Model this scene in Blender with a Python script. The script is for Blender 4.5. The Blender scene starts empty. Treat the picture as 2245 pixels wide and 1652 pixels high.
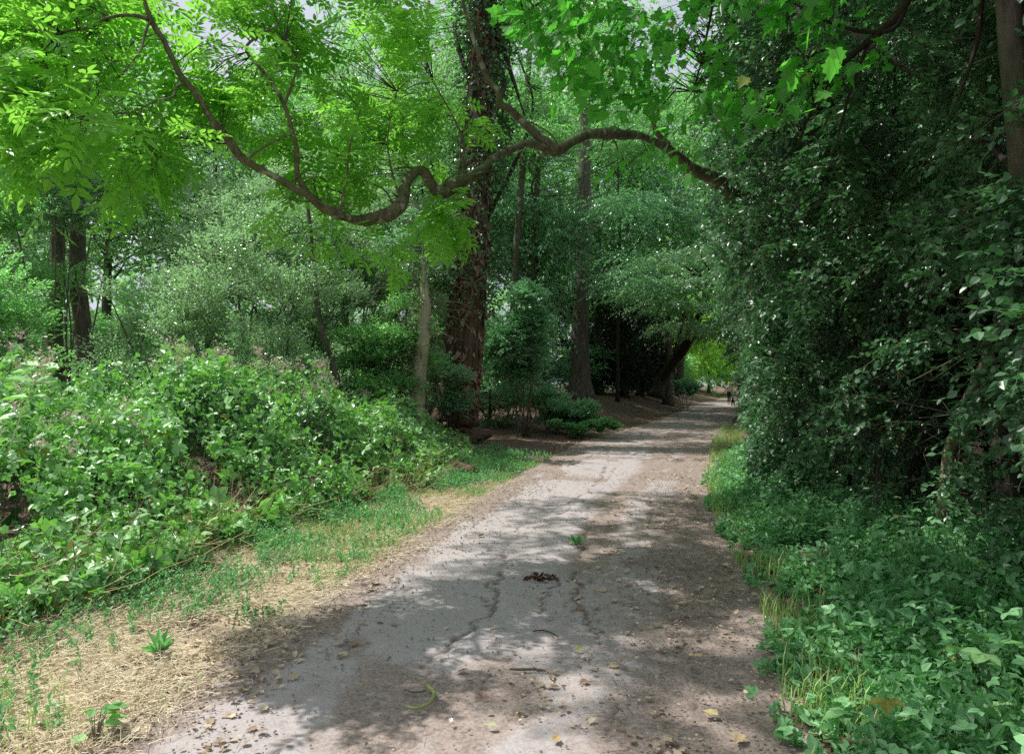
import bpy, math
import numpy as np
from math import radians as R

rng = np.random.default_rng(11)
sc = bpy.context.scene
COL = sc.collection
EYE = 1.6
FPX, CX, HY = 1695.0, 1122.5, 842.0          # survey constants: focal length, centre and horizon of the photograph (2245 wide)


def W(px, py, Y):
    return np.array([(px - CX) / FPX * Y, Y, EYE - (py - HY) / FPX * Y])


def Wn(lst):
    return np.array([W(*p[:3]) for p in lst])


def norm(v):
    return v / np.maximum(np.linalg.norm(v, axis=-1, keepdims=True), 1e-9)


def sstep(a, b, x):
    t = np.clip((x - a) / (b - a), 0, 1)
    return t * t * (3 - 2 * t)


def vnoise(P, s, seed=0):
    P = np.asarray(P, float) * s + seed * 17.31
    if P.shape[-1] == 2:
        P = np.concatenate([P, np.zeros(P.shape[:-1] + (1,))], -1)
    i = np.floor(P).astype(np.int64)
    f = P - i
    f = f * f * (3 - 2 * f)
    out = 0
    for dx in (0, 1):
        for dy in (0, 1):
            for dz in (0, 1):
                h = ((i[..., 0] + dx) * 73856093) ^ ((i[..., 1] + dy) * 19349663) ^ ((i[..., 2] + dz) * 83492791) ^ (seed * 2654435)
                h = (h ^ (h >> 13)) * 1274126177 & 0x7fffffff
                h = (h ^ (h >> 16)) * 668265263 & 0x7fffffff
                r = (h ^ (h >> 15)) % 100003 / 100003.0
                w = (f[..., 0] if dx else 1 - f[..., 0]) * (f[..., 1] if dy else 1 - f[..., 1]) * (f[..., 2] if dz else 1 - f[..., 2])
                out = out + w * r
    return out


def fbm(P, s, seed=0, o=3):
    t, a, k = 0, 0.5, 0
    for q in range(o):
        t = t + a * vnoise(P, s * 2 ** q, seed + q)
        k += a
        a *= .5
    return t / k


# ------------------------------------------------------------------ the lie of the land
PY_ = np.array([-12, -3, 1, 3.35, 4.12, 5.9, 7, 8, 12, 21, 35, 47, 61, 75, 95, 130.])
PL_ = np.array([-3.2, -2.4, -1.9, -1.57, -1.42, -1.16, -.95, -.78, .05, 2.2, 7.0, 10.6, 14.7, 19.5, 26, 38.])
PR_ = np.array([-.3, .6, .95, 1.14, 1.40, 1.82, 1.97, 2.1, 3.0, 5.4, 9.8, 13.5, 18, 23, 31, 44.])
HY_ = np.array([-6, 1, 3, 4, 7, 8.7, 10.5, 14, 17, 21, 30, 47, 61, 75, 95.])
HX_ = np.array([2.6, 2.9, 3.2, 3.45, 3.65, 3.4, 3.45, 4.4, 5.25, 6.3, 8.95, 13.9, 18.0, 22.6, 30.])


def pl(Y): return np.interp(Y, PY_, PL_)
def pr(Y): return np.interp(Y, PY_, PR_)
def hx(Y): return np.interp(Y, HY_, HX_)


def gh(X, Y):
    X, Y = np.asarray(X, float), np.asarray(Y, float)
    d = pl(Y) - X
    far = 1.0 * sstep(.4, 5.0, d) * sstep(21, 34, Y)
    near = .25 * sstep(.8, 3.0, d) * (1 - sstep(16, 24, Y))
    e = X - pr(Y)
    right = .22 * sstep(.2, 2.2, e)
    P = np.stack([X, Y], -1)
    bump = (fbm(P, .8, 3) - .5) * .10 * sstep(.1, 1.2, np.maximum(d, e)) + (fbm(P, 3.1, 5, 2) - .5) * .035 * sstep(0, .5, np.maximum(d, e))
    return far + near + right + bump


# ------------------------------------------------------------------ mesh collecting
class MB:
    def __init__(s):
        s.v, s.l, s.n, s.m, s.a, s.k = [], [], [], [], [], 0

    def add(s, v, loops, sizes, mat=0, var=.5):
        v = np.asarray(v, np.float32)
        s.v.append(v)
        s.l.append(np.asarray(loops, np.int64).ravel() + s.k)
        sizes = np.asarray(sizes, np.int32).ravel()
        s.n.append(sizes)
        s.m.append(np.full(len(sizes), mat, np.int32))
        s.a.append(np.broadcast_to(np.asarray(var, np.float32), (len(v),)))
        s.k += len(v)
        return s

    def build(s, name, mats, parent=None, base=(0, 0, 0), smooth=False, extra=None):
        me = bpy.data.meshes.new(name)
        if not isinstance(mats, (list, tuple)): mats = [mats]
        for m in mats: me.materials.append(m)
        v = np.concatenate(s.v) - np.asarray(base, np.float32)
        l = np.concatenate(s.l)
        n = np.concatenate(s.n)
        me.vertices.add(len(v)); me.loops.add(len(l)); me.polygons.add(len(n))
        me.vertices.foreach_set('co', v.astype(np.float32).ravel())
        me.loops.foreach_set('vertex_index', l.astype(np.int32))
        me.polygons.foreach_set('loop_start', np.concatenate([[0], np.cumsum(n)[:-1]]).astype(np.int32))
        me.polygons.foreach_set('material_index', np.concatenate(s.m))
        me.polygons.foreach_set('use_smooth', np.full(len(n), bool(smooth)))
        me.attributes.new('var', 'FLOAT', 'POINT').data.foreach_set('value', np.concatenate(s.a).astype(np.float32))
        for k, arr in (extra or {}).items():
            me.attributes.new(k, 'FLOAT', 'POINT').data.foreach_set('value', np.asarray(arr, np.float32))
        me.update(calc_edges=True)
        o = bpy.data.objects.new(name, me)
        COL.objects.link(o)
        if parent is not None: o.parent = parent
        return o


def tag(o, label=None, cat=None, group=None, kind=None):
    if label: o['label'] = label
    if cat: o['category'] = cat
    if group: o['group'] = group
    if kind: o['kind'] = kind
    return o


def thing(name, label, cat, loc=(0, 0, 0), group=None):
    o = bpy.data.objects.new(name, None)
    o.empty_display_size = .2
    COL.objects.link(o)
    o.location = [float(c) for c in loc]
    return tag(o, label, cat, group)


# ------------------------------------------------------------------ leaf templates  (y along the leaf, z its upper face)
def T_ov(w=.3, fold=.07, droop=.12, r2=.72):
    v = np.array([[0, 0, 0], [w, .32, fold], [w * r2, .7, fold - droop * .4], [0, 1, -droop], [-w * r2, .7, fold - droop * .4], [-w, .32, fold]])
    return v, [[0, 1, 2, 3], [0, 3, 4, 5]]


def T_rh(w=.32, fold=.1):
    return np.array([[0, 0, 0], [w, .45, fold], [0, 1, -.06], [-w, .45, fold]]), [[0, 1, 2, 3]]


def T_lobed(kind='maple'):
    if kind == 'maple':
        pts = [(0, 0), (.16, -.06), (.34, .02), (.30, .16), (.52, .26), (.36, .38), (.40, .56), (.20, .60), (.13, .74), (0, 1)]
    else:                                        # blunt-lobed leaf
        pts = [(0, 0), (.14, .0), (.34, .10), (.24, .24), (.40, .40), (.24, .46), (.28, .66), (.12, .72), (0, 1)]
    p = np.array(pts)
    r = np.c_[p, .10 * p[:, 0] - .14 * p[:, 1] ** 2]
    l = r[1:-1].copy(); l[:, 0] *= -1
    v = np.concatenate([r, l[::-1]])
    n = len(p)
    return v, [list(range(n)), [0] + list(range(n - 1, len(v)))]


def T_join(items):
    V, F, k = [], [], 0
    for v, f in items:
        V.append(v); F += [[i + k for i in q] for q in f]; k += len(v)
    return np.concatenate(V), F


def T_at(t, ang, off, size):
    v, f = t
    c, s_ = math.cos(ang), math.sin(ang)
    v = v * size
    return np.c_[v[:, 0] * c + v[:, 1] * s_, -v[:, 0] * s_ + v[:, 1] * c, v[:, 2]] + np.array(off), f


T_OV, T_WIDE, T_SLIM, T_RH, T_RHW = T_ov(), T_ov(.38, .06, .1), T_ov(.19, .05, .15), T_rh(), T_rh(.42)
T_MAPLE, T_LOBED = T_lobed(), T_lobed('b')
leaflet = T_ov(.21, .04, .12)
T_ASH = T_join([T_at(leaflet, s * 1.05, (0, y, -.10 * y * y), .34) for y in (.22, .42, .62) for s in (-1, 1)] + [T_at(leaflet, 0, (0, .70, -.05), .36)])
T_ASHL = T_join([T_at(T_rh(.22, .05), s * 1.05, (0, y, -.10 * y * y), .34) for y in (.22, .45, .66) for s in (-1, 1)] + [T_at(T_rh(.22), 0, (0, .70, -.05), .36)])
T_TRI = T_join([T_at(T_ov(.36, .05, .12), s * 1.15, (0, .33, 0), .56) for s in (-1, 1)] + [T_at(T_ov(.36, .05, .12), 0, (0, .36, 0), .64)])
T_NET = T_ov(.27, .04, .22)


def unit(n, rg=None):
    return norm((rg or rng).normal(size=(n, 3)))


def leaves(mb, tpl, pos, d, up, size, mat=0, var=None):
    N = len(pos)
    if N == 0: return
    tv, tf = tpl
    y = norm(d)
    z = norm(up - (up * y).sum(-1, keepdims=True) * y + 1e-6)
    x = np.cross(y, z)
    s = np.broadcast_to(np.asarray(size, float), (N,))[:, None, None]
    V = pos[:, None] + s * (tv[None, :, :1] * x[:, None] + tv[None, :, 1:2] * y[:, None] + tv[None, :, 2:] * z[:, None])
    k = len(tv)
    fl = np.concatenate([np.array(q) for q in tf])
    sz = np.array([len(q) for q in tf])
    L = (fl[None] + (np.arange(N) * k)[:, None]).ravel()
    if var is None: var = rng.random(N)
    mb.add(V.reshape(-1, 3), L, np.tile(sz, N), mat, np.repeat(var, k))


def tube(mb, P, r, sides=8, mat=0, rough=0, var=.5, cap=True, seed=0):
    P = np.asarray(P, float)
    r = np.broadcast_to(np.asarray(r, float), (len(P),))
    t = norm(np.gradient(P, axis=0))
    ref = np.array([0.31, 0.2, 1.]) if abs(t[0][2]) < .9 else np.array([1., .15, 0])
    ns = []
    n = norm(np.cross(t[0], ref))
    for i in range(len(P)):
        n = norm(n - (n @ t[i]) * t[i])
        ns.append(n)
    ns = np.array(ns)
    b = np.cross(t, ns)
    a = np.arange(sides) / sides * 2 * np.pi
    ring = ns[:, None] * np.cos(a)[None, :, None] + b[:, None] * np.sin(a)[None, :, None]
    rr = r[:, None, None]
    if rough:
        q = P[:, None] + ring * rr
        rr = rr * (1 + rough * (fbm(q, 2.2 / max(r.max(), .02) * .35, seed + 1) - .5)[..., None] * 2)
    V = (P[:, None] + ring * rr).reshape(-1, 3)
    i = np.arange(len(P) - 1)[:, None] * sides
    j = np.arange(sides)[None]
    j2 = (j + 1) % sides
    Q = np.stack([i + j, i + j2, i + sides + j2, i + sides + j], -1).reshape(-1, 4)
    mb.add(V, Q, np.full(len(Q), 4), mat, var)
    if cap:
        mb.l[-1] = np.concatenate([mb.l[-1], mb.k - sides + np.arange(sides), mb.k - len(V) + np.arange(sides)[::-1]])
        mb.n[-1] = np.concatenate([mb.n[-1], [sides, sides]]).astype(np.int32)
        mb.m[-1] = np.full(len(mb.n[-1]), mat, np.int32)


def smooth_path(P, n):
    """Catmull-Rom through control rows (any number of columns)."""
    P = np.asarray(P, float)
    Q = np.concatenate([2 * P[:1] - P[1:2], P, 2 * P[-1:] - P[-2:-1]])
    u = np.linspace(0, len(P) - 1 - 1e-6, n)
    i = u.astype(int); f = (u - i)[:, None]
    a, b, c, d = Q[i], Q[i + 1], Q[i + 2], Q[i + 3]
    return .5 * (2 * b + (c - a) * f + (2 * a - 5 * b + 4 * c - d) * f ** 2 + (3 * b - a - 3 * c + d) * f ** 3)


def prisms(mb, A, B, r0, r1, mat=0, var=.3, mid=None):
    """Many three-sided tapering twigs from A to B (optionally sagging through mid)."""
    N = len(A)
    if N == 0: return
    pts = [A, B] if mid is None else [A, mid, B]
    rad = [r0, r1] if mid is None else [r0, (np.asarray(r0) + np.asarray(r1)) / 2, r1]
    d = norm(B - A)
    ref = np.where(np.abs(d[:, 2:]) < .8, np.array([[0, 0, 1.]]), np.array([[1., 0, 0]]))
    x = norm(np.cross(d, ref)); y = np.cross(d, x)
    V = []
    for p, r in zip(pts, rad):
        r = np.broadcast_to(np.asarray(r, float), (N,))[:, None]
        for a in (0, 2.094, 4.189):
            V.append(p + r * (math.cos(a) * x + math.sin(a) * y))
    k = len(V)
    V = np.stack(V, 1).reshape(-1, 3)
    f = []
    for s in range(len(pts) - 1):
        for j in range(3):
            f += [s * 3 + j, s * 3 + (j + 1) % 3, s * 3 + 3 + (j + 1) % 3, s * 3 + 3 + j]
    L = (np.array(f)[None] + (np.arange(N) * k)[:, None]).ravel()
    mb.add(V, L, np.full(N * (len(f) // 4), 4), mat, np.repeat(np.broadcast_to(var, (N,)), k))


def sprays(mb, o, a, n, L, ls, tpl, droop=.15, jit=.45, mat=0, twig=1, tr=.003, up=None, spread=1.0, tint=None):
    """N shoots from o along a, each with n alternate leaves: real leaf fans rather than loose confetti."""
    N = len(o)
    if N == 0: return
    a = norm(a)
    L = np.broadcast_to(np.asarray(L, float), (N,))
    upv = np.array([0, 0, 1.]) if up is None else up
    s = norm(np.cross(a, upv + rng.normal(size=(N, 3)) * .25))
    t = (np.arange(n)[None] + rng.random((N, n))) / n
    sag = np.zeros((N, n, 3)); sag[..., 2] = -droop * (t ** 2) * L[:, None]
    pos = o[:, None] + a[:, None] * (L[:, None] * t)[..., None] + sag
    sg = np.where(np.arange(n) % 2, 1., -1.)[None, :, None]
    d = a[:, None] * (.45 + .5 * t[..., None]) + s[:, None] * sg * spread * (1.1 - .6 * t[..., None]) + rng.normal(size=(N, n, 3)) * .28
    d[..., 2] -= droop
    nr = np.broadcast_to(upv, (N, n, 3)) if up is None or np.ndim(up) == 1 else np.repeat(up[:, None], n, 1)
    nr = nr + rng.normal(size=(N, n, 3)) * jit
    sz = ls * rng.uniform(.65, 1.25, (N, n))
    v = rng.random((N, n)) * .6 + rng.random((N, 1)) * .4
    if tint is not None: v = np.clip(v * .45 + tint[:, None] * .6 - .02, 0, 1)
    leaves(mb, tpl, pos.reshape(-1, 3), d.reshape(-1, 3), nr.reshape(-1, 3), sz.ravel(), mat, v.ravel())
    if twig:
        B = o + a * L[:, None]; B[:, 2] -= droop * L
        M = o + a * (L * .5)[:, None]; M[:, 2] -= droop * .25 * L
        prisms(mb, o, B, tr, tr * .4, mat + 1 if twig is True or twig == 1 else twig, .3 + .4 * rng.random(N), M)


def lobes(c, r, M, N, lobe=.36, flat=.8, hollow=.35, seed=0):
    """Points on the skins of M small lobes packed in an ellipsoid: an uneven crown with gaps. Returns points and outward directions."""
    rg = np.random.default_rng(seed)
    c, r = np.asarray(c, float), np.asarray(r, float)
    q = unit(M, rg) * (rg.uniform(hollow, 1, (M, 1)) ** .6)
    lc = c + q * r * (1 - lobe * .6)
    lr = rg.uniform(.6, 1.3, M) * lobe * r.min()
    w = lr ** 2; w /= w.sum()
    k = rg.choice(M, N, p=w)
    d = unit(N, rg)
    d[:, 2] = np.where(d[:, 2] < -.3, -d[:, 2] * .6, d[:, 2])
    p = lc[k] + d * lr[k][:, None] * np.array([1.15, 1.15, flat]) * (rg.uniform(.35, 1, (N, 1)) ** .5)
    out = norm(d + .6 * (p - c) / r)
    return p, out, lc, lr


# ------------------------------------------------------------------ materials
def newmat(name):
    m = bpy.data.materials.new(name)
    m.use_nodes = True
    nt = m.node_tree
    nt.nodes.clear()
    out = nt.nodes.new('ShaderNodeOutputMaterial')

    def N(t, **kw):
        n = nt.nodes.new(t)
        for k, v in kw.items():
            if k == 'inp':
                for a, b in v.items():
                    s = n.inputs[a]
                    if hasattr(b, 'is_output') and b.is_output: nt.links.new(b, s)
                    else: s.default_value = b
            else: setattr(n, k, v)
        return n
    return m, nt, N, out


def mixc(N, f, a, b, mode='MIX'):
    n = N('ShaderNodeMix', data_type='RGBA', blend_type=mode)
    for i, v in ((0, f), (6, a), (7, b)):
        s = n.inputs[i]
        if hasattr(v, 'is_output') and v.is_output: n.id_data.links.new(v, s)
        else: s.default_value = v if i == 0 else (*v[:3], 1)
    return n.outputs[2]


def ramp(N, fac, stops, interp='LINEAR'):
    n = N('ShaderNodeValToRGB')
    n.color_ramp.interpolation = interp
    e = n.color_ramp.elements
    while len(e) < len(stops): e.new(.5)
    for q, (p, c) in zip(e, stops):
        q.position = p
        q.color = (c, c, c, 1) if np.isscalar(c) else (*c, 1)
    n.id_data.links.new(fac, n.inputs[0])
    return n.outputs[0]


def math_(N, op, a, b=0.):
    n = N('ShaderNodeMath', operation=op)
    for i, v in ((0, a), (1, b)):
        if hasattr(v, 'is_output') and v.is_output: n.id_data.links.new(v, n.inputs[i])
        else: n.inputs[i].default_value = v
    return n.outputs[0]


def leafmat(name, dark, light, trans, mix=.4, rough=.38, spec=.5, odd=(.30, .26, .06), oddamt=.02):
    m, nt, N, out = newmat(name)
    at = N('ShaderNodeAttribute', attribute_name='var').outputs['Fac']
    g = N('ShaderNodeNewGeometry').outputs['Position']
    ns = N('ShaderNodeTexNoise', inp={'Vector': g, 'Scale': .9, 'Detail': 2.}).outputs['Fac']
    f = math_(N, 'ADD', math_(N, 'MULTIPLY', at, .80), math_(N, 'MULTIPLY', ns, .80))
    f = math_(N, 'SUBTRACT', f, .32)
    c = mixc(N, f, dark, light)
    k = ramp(N, at, [(0, 1.0), (oddamt, 1.0), (oddamt + .005, 0.)], 'CONSTANT')
    c = mixc(N, k, c, odd)
    p = N('ShaderNodeBsdfPrincipled', inp={'Base Color': c, 'Roughness': rough, 'Specular IOR Level': spec})
    tc = mixc(N, f, [x * .75 for x in trans], trans)
    tr = N('ShaderNodeBsdfTranslucent', inp={'Color': tc})
    mx = N('ShaderNodeMixShader', inp={0: mix, 1: p.outputs[0], 2: tr.outputs[0]})
    nt.links.new(mx.outputs[0], out.inputs[0])
    return m


def barkmat(name, c0, c1, scale=6., stretch=.25, bump=.6, moss=None, mossamt=.5, lichen=None):
    m, nt, N, out = newmat(name)
    g = N('ShaderNodeTexCoord').outputs['Object']
    mp = N('ShaderNodeMapping', inp={'Vector': g, 'Scale': (1, 1, stretch)}).outputs[0]
    n1 = N('ShaderNodeTexNoise', inp={'Vector': mp, 'Scale': scale * 3, 'Detail': 6., 'Roughness': .65}).outputs['Fac']
    n2 = N('ShaderNodeTexNoise', inp={'Vector': g, 'Scale': scale * .35, 'Detail': 3.}).outputs['Fac']
    c = mixc(N, ramp(N, n1, [(.3, 0.), (.7, 1.)]), c0, c1)
    if moss is not None:
        c = mixc(N, math_(N, 'MULTIPLY', ramp(N, n2, [(.48, 0.), (.62, 1.)]), mossamt), c, moss)
    if lichen is not None:
        n3 = N('ShaderNodeTexNoise', inp={'Vector': g, 'Scale': scale * 1.3, 'Detail': 4.}).outputs['Fac']
        c = mixc(N, ramp(N, n3, [(.58, 0.), (.64, .8)]), c, lichen)
    b = N('ShaderNodeBump', inp={'Strength': bump, 'Distance': .03, 'Height': n1}).outputs[0]
    p = N('ShaderNodeBsdfPrincipled', inp={'Base Color': c, 'Roughness': .85, 'Specular IOR Level': .2, 'Normal': b})
    nt.links.new(p.outputs[0], out.inputs[0])
    return m


def plain(name, c, rough=.7, spec=.3, c2=None, scale=8., trans=0.):
    m, nt, N, out = newmat(name)
    at = N('ShaderNodeAttribute', attribute_name='var').outputs['Fac']
    g = N('ShaderNodeTexCoord').outputs['Object']
    n = N('ShaderNodeTexNoise', inp={'Vector': g, 'Scale': scale, 'Detail': 3.}).outputs['Fac']
    f = math_(N, 'ADD', math_(N, 'MULTIPLY', at, .6), math_(N, 'MULTIPLY', n, .4))
    col = mixc(N, f, c, c2 or [x * .7 for x in c])
    p = N('ShaderNodeBsdfPrincipled', inp={'Base Color': col, 'Roughness': rough, 'Specular IOR Level': spec})
    s = p.outputs[0]
    if trans:
        t = N('ShaderNodeBsdfTranslucent', inp={'Color': col})
        s = N('ShaderNodeMixShader', inp={0: trans, 1: s, 2: t.outputs[0]}).outputs[0]
    nt.links.new(s, out.inputs[0])
    return m


LM = {
    'ash': leafmat('ash_leaf', (.03, .15, .025), (.22, .52, .07), (.42, .97, .10), .55, .36, .5, (.5, .5, .1), .02),
    'syc': leafmat('sycamore_leaf', (.02, .12, .02), (.14, .42, .07), (.22, .90, .08), .52, .36, .5, (.4, .45, .1), .015),
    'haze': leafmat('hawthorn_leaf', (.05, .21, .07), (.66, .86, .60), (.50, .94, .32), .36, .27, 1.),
    'back': leafmat('woodland_leaf', (.05, .23, .06), (.40, .74, .34), (.40, .95, .22), .45, .30, .9),
    'teal': leafmat('shade_leaf', (.035, .16, .08), (.42, .70, .42), (.30, .74, .26), .36, .29, 1.),
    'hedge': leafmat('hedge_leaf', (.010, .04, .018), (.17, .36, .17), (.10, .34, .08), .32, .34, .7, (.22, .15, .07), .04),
    'bram': leafmat('bramble_leaf', (.025, .14, .03), (.55, .86, .40), (.36, .95, .10), .30, .36, .6),
    'weed': leafmat('verge_leaf', (.025, .14, .05), (.38, .72, .34), (.28, .80, .18), .35, .40, .5, (.40, .40, .12), .01),
    'weedl': leafmat('verge_weed_leaf', (.20, .42, .09), (.58, .76, .28), (.36, .60, .12), .35, .5, .3, (.66, .58, .34), .14),
    'bright': leafmat('sunlit_leaf', (.22, .50, .06), (.36, .70, .11), (.48, .93, .12), .5, .5, .3),
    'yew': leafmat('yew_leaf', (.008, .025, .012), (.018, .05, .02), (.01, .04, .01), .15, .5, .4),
    'ivy': leafmat('ivy_leaf', (.03, .10, .04), (.13, .28, .12), (.12, .36, .07), .25, .30, .8),
}
BM = {
    'stalk': plain('green_stalk', (.07, .16, .05), .7, .3, (.16, .28, .09), trans=.1),
    'grey': barkmat('grey_bark', (.06, .05, .04), (.19, .165, .13), 5, .25, .6, (.07, .09, .04), .5),
    'ash': barkmat('ash_bark', (.07, .062, .04), (.25, .225, .145), 7, .35, .6, (.12, .15, .05), .6, (.40, .42, .31)),
    'dark': barkmat('dark_bark', (.02, .016, .012), (.07, .055, .042), 6, .3, .6, (.04, .05, .02), .4),
    'red': barkmat('shaggy_bark', (.035, .021, .015), (.20, .125, .09), 4, .16, .9),
    'pine': barkmat('furrowed_bark', (.055, .045, .038), (.20, .165, .145), 4, .12, 1.0),
    'pale': barkmat('weathered_wood', (.34, .30, .21), (.62, .57, .44), 5, .16, .5, (.14, .15, .07), .6),
    'twig': plain('twig_bark', (.10, .075, .05), .8, .2, (.24, .21, .16)),
    'twigd': plain('dark_twig_bark', (.03, .024, .018), .8, .2, (.08, .07, .05)),
    'white': plain('bleached_wood', (.62, .59, .53), .7, .2, (.42, .39, .33)),
    'straw': plain('dry_stem', (.70, .57, .34), .7, .2, (.92, .86, .66), trans=.1),
    'dry': plain('dry_bramble_stem', (.22, .13, .06), .75, .2, (.58, .44, .25)),
}


# ------------------------------------------------------------------ sun and sky
SUN_EL, SUN_AZ = R(60), R(-74)               # azimuth from +Y, negative = to the left
SDIR = np.array([math.sin(SUN_AZ) * math.cos(SUN_EL), math.cos(SUN_AZ) * math.cos(SUN_EL), math.sin(SUN_EL)])
world = bpy.data.worlds.new('World')
sc.world = world
world.use_nodes = True
wn = world.node_tree
wn.nodes.clear()
wo = wn.nodes.new('ShaderNodeOutputWorld'); bg = wn.nodes.new('ShaderNodeBackground'); sky = wn.nodes.new('ShaderNodeTexSky')
sky.sky_type = 'NISHITA'; sky.sun_disc = False
sky.sun_elevation = SUN_EL; sky.sun_rotation = SUN_AZ % (2 * math.pi)
sky.air_density = 1.0; sky.dust_density = 4.5; sky.ozone_density = 1.0
bg.inputs[1].default_value = .15
# broken white cloud over the blue
tc = wn.nodes.new('ShaderNodeTexCoord'); cn = wn.nodes.new('ShaderNodeTexNoise'); cr_ = wn.nodes.new('ShaderNodeValToRGB'); cm = wn.nodes.new('ShaderNodeMix')
cn.inputs['Scale'].default_value = 2.3; cn.inputs['Detail'].default_value = 5.0
cr_.color_ramp.elements[0].position = .33; cr_.color_ramp.elements[1].position = .52
cm.data_type = 'RGBA'; cm.inputs[7].default_value = (4.6, 4.9, 5.6, 1)
wn.links.new(tc.outputs['Generated'], cn.inputs['Vector']); wn.links.new(cn.outputs['Fac'], cr_.inputs[0]); wn.links.new(cr_.outputs[0], cm.inputs[0])
wn.links.new(sky.outputs[0], cm.inputs[6]); wn.links.new(cm.outputs[2], bg.inputs[0]); wn.links.new(bg.outputs[0], wo.inputs[0])
sl = bpy.data.lights.new('sun', 'SUN')
sl.energy = 5.0; sl.angle = R(.53); sl.color = (1, .97, .92)
so = bpy.data.objects.new('sun', sl); COL.objects.link(so)
so.location = (-20, 10, 30)
so.rotation_euler = (math.pi / 2 - SUN_EL, 0, math.pi - SUN_AZ)

cd = bpy.data.cameras.new('camera'); co = bpy.data.objects.new('camera', cd); COL.objects.link(co)
co.location = (0, 0, EYE); co.rotation_euler = (math.pi / 2, 0, 0)
cd.sensor_fit = 'HORIZONTAL'; cd.sensor_width = 36
cd.lens = 36 * FPX / 2245
cd.shift_y = (HY - 826) / 2245
cd.clip_start = .05; cd.clip_end = 2000
sc.camera = co
sc.view_settings.view_transform = 'Standard'; sc.view_settings.look = 'None'; sc.view_settings.exposure = 0
cy = sc.cycles
cy.max_bounces = 6; cy.diffuse_bounces = 2; cy.glossy_bounces = 2; cy.transmission_bounces = 3; cy.transparent_max_bounces = 4
cy.sample_clamp_indirect = 4.0; cy.caustics_reflective = False; cy.caustics_refractive = False
cy.use_adaptive_sampling = True; cy.adaptive_threshold = .015
cy.use_denoising = False
sc.render.use_persistent_data = False


# ------------------------------------------------------------------ ground and path
def axis(lo, f0, f1, hi, step, g=1.16):
    a = list(np.arange(f0, f1, step))
    s = step
    while a[-1] < hi: s *= g; a.append(a[-1] + s)
    s = step
    while a[0] > lo: s *= g; a.insert(0, a[0] - s)
    return np.array(a)


def polyd(P, line):
    """distance of 2-D points to a polyline, and the parameter along it"""
    best = np.full(len(P), 1e9)
    for a, b in zip(line[:-1], line[1:]):
        ab = b - a
        t = np.clip(((P - a) @ ab) / (ab @ ab + 1e-12), 0, 1)
        best = np.minimum(best, np.linalg.norm(P - a - t[:, None] * ab, axis=1))
    return best


def gp(px, py):
    Y = EYE * FPX / (py - HY)
    return np.array([(px - CX) / FPX * Y, Y])


gx, gy = axis(-450, -6.5, 5.5, 450, .09), axis(-300, 1.5, 16, 600, .09)
GX, GY = np.meshgrid(gx, gy)
GZ = gh(GX, GY)
inpath = (GX > pl(GY) - .25) & (GX < pr(GY) + .1)
GZ = np.where(inpath & (GY < 120), GZ - .05, GZ)
nx, ny = len(gx), len(gy)
i = (np.arange(ny - 1)[:, None] * nx + np.arange(nx - 1)[None])
Q = np.stack([i, i + 1, i + nx + 1, i + nx], -1).reshape(-1, 4)
mb = MB()
mb.add(np.stack([GX, GY, GZ], -1).reshape(-1, 3), Q, np.full(len(Q), 4))
P2 = np.stack([GX.ravel(), GY.ravel()], -1)
dl = pl(P2[:, 1]) - P2[:, 0]
straw = sstep(-.1, .5, dl) * (1 - sstep(9.5, 13, P2[:, 1])) * (1 - sstep(2.6, 3.6, dl)) * sstep(.25, .5, fbm(P2, 1.3, 8))


def groundmat():
    m, nt, N, out = newmat('woodland_soil')
    g = N('ShaderNodeTexCoord').outputs['Object']
    st = N('ShaderNodeAttribute', attribute_name='straw').outputs['Fac']
    n1 = N('ShaderNodeTexNoise', inp={'Vector': g, 'Scale': 2.2, 'Detail': 6., 'Roughness': .65}).outputs['Fac']
    n2 = N('ShaderNodeTexNoise', inp={'Vector': g, 'Scale': 38., 'Detail': 4., 'Roughness': .7}).outputs['Fac']
    vo = N('ShaderNodeTexVoronoi', inp={'Vector': g, 'Scale': 30., 'Randomness': 1.})
    soil = mixc(N, ramp(N, n2, [(.3, 0.), (.72, 1.)]), (.09, .058, .045), (.28, .195, .155))
    soil = mixc(N, ramp(N, n1, [(.4, 0.), (.65, .5)]), soil, (.08, .055, .04))
    lf = mixc(N, N('ShaderNodeSeparateColor', inp={0: vo.outputs['Color']}).outputs[0], (.10, .055, .035), (.34, .24, .15))
    soil = mixc(N, ramp(N, vo.outputs['Distance'], [(.22, .75), (.42, 0.)]), soil, lf)
    straw_c = mixc(N, ramp(N, n2, [(.35, 0.), (.65, 1.)]), (.34, .26, .17), (.74, .63, .44))
    c = mixc(N, st, soil, straw_c)
    b = N('ShaderNodeBump', inp={'Strength': .8, 'Distance': .02, 'Height': n2}).outputs[0]
    p = N('ShaderNodeBsdfPrincipled', inp={'Base Color': c, 'Roughness': .95, 'Specular IOR Level': .1, 'Normal': b})
    nt.links.new(p.outputs[0], out.inputs[0])
    return m


tag(mb.build('ground', groundmat(), smooth=True, extra={'straw': straw}), kind='structure')

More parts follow.
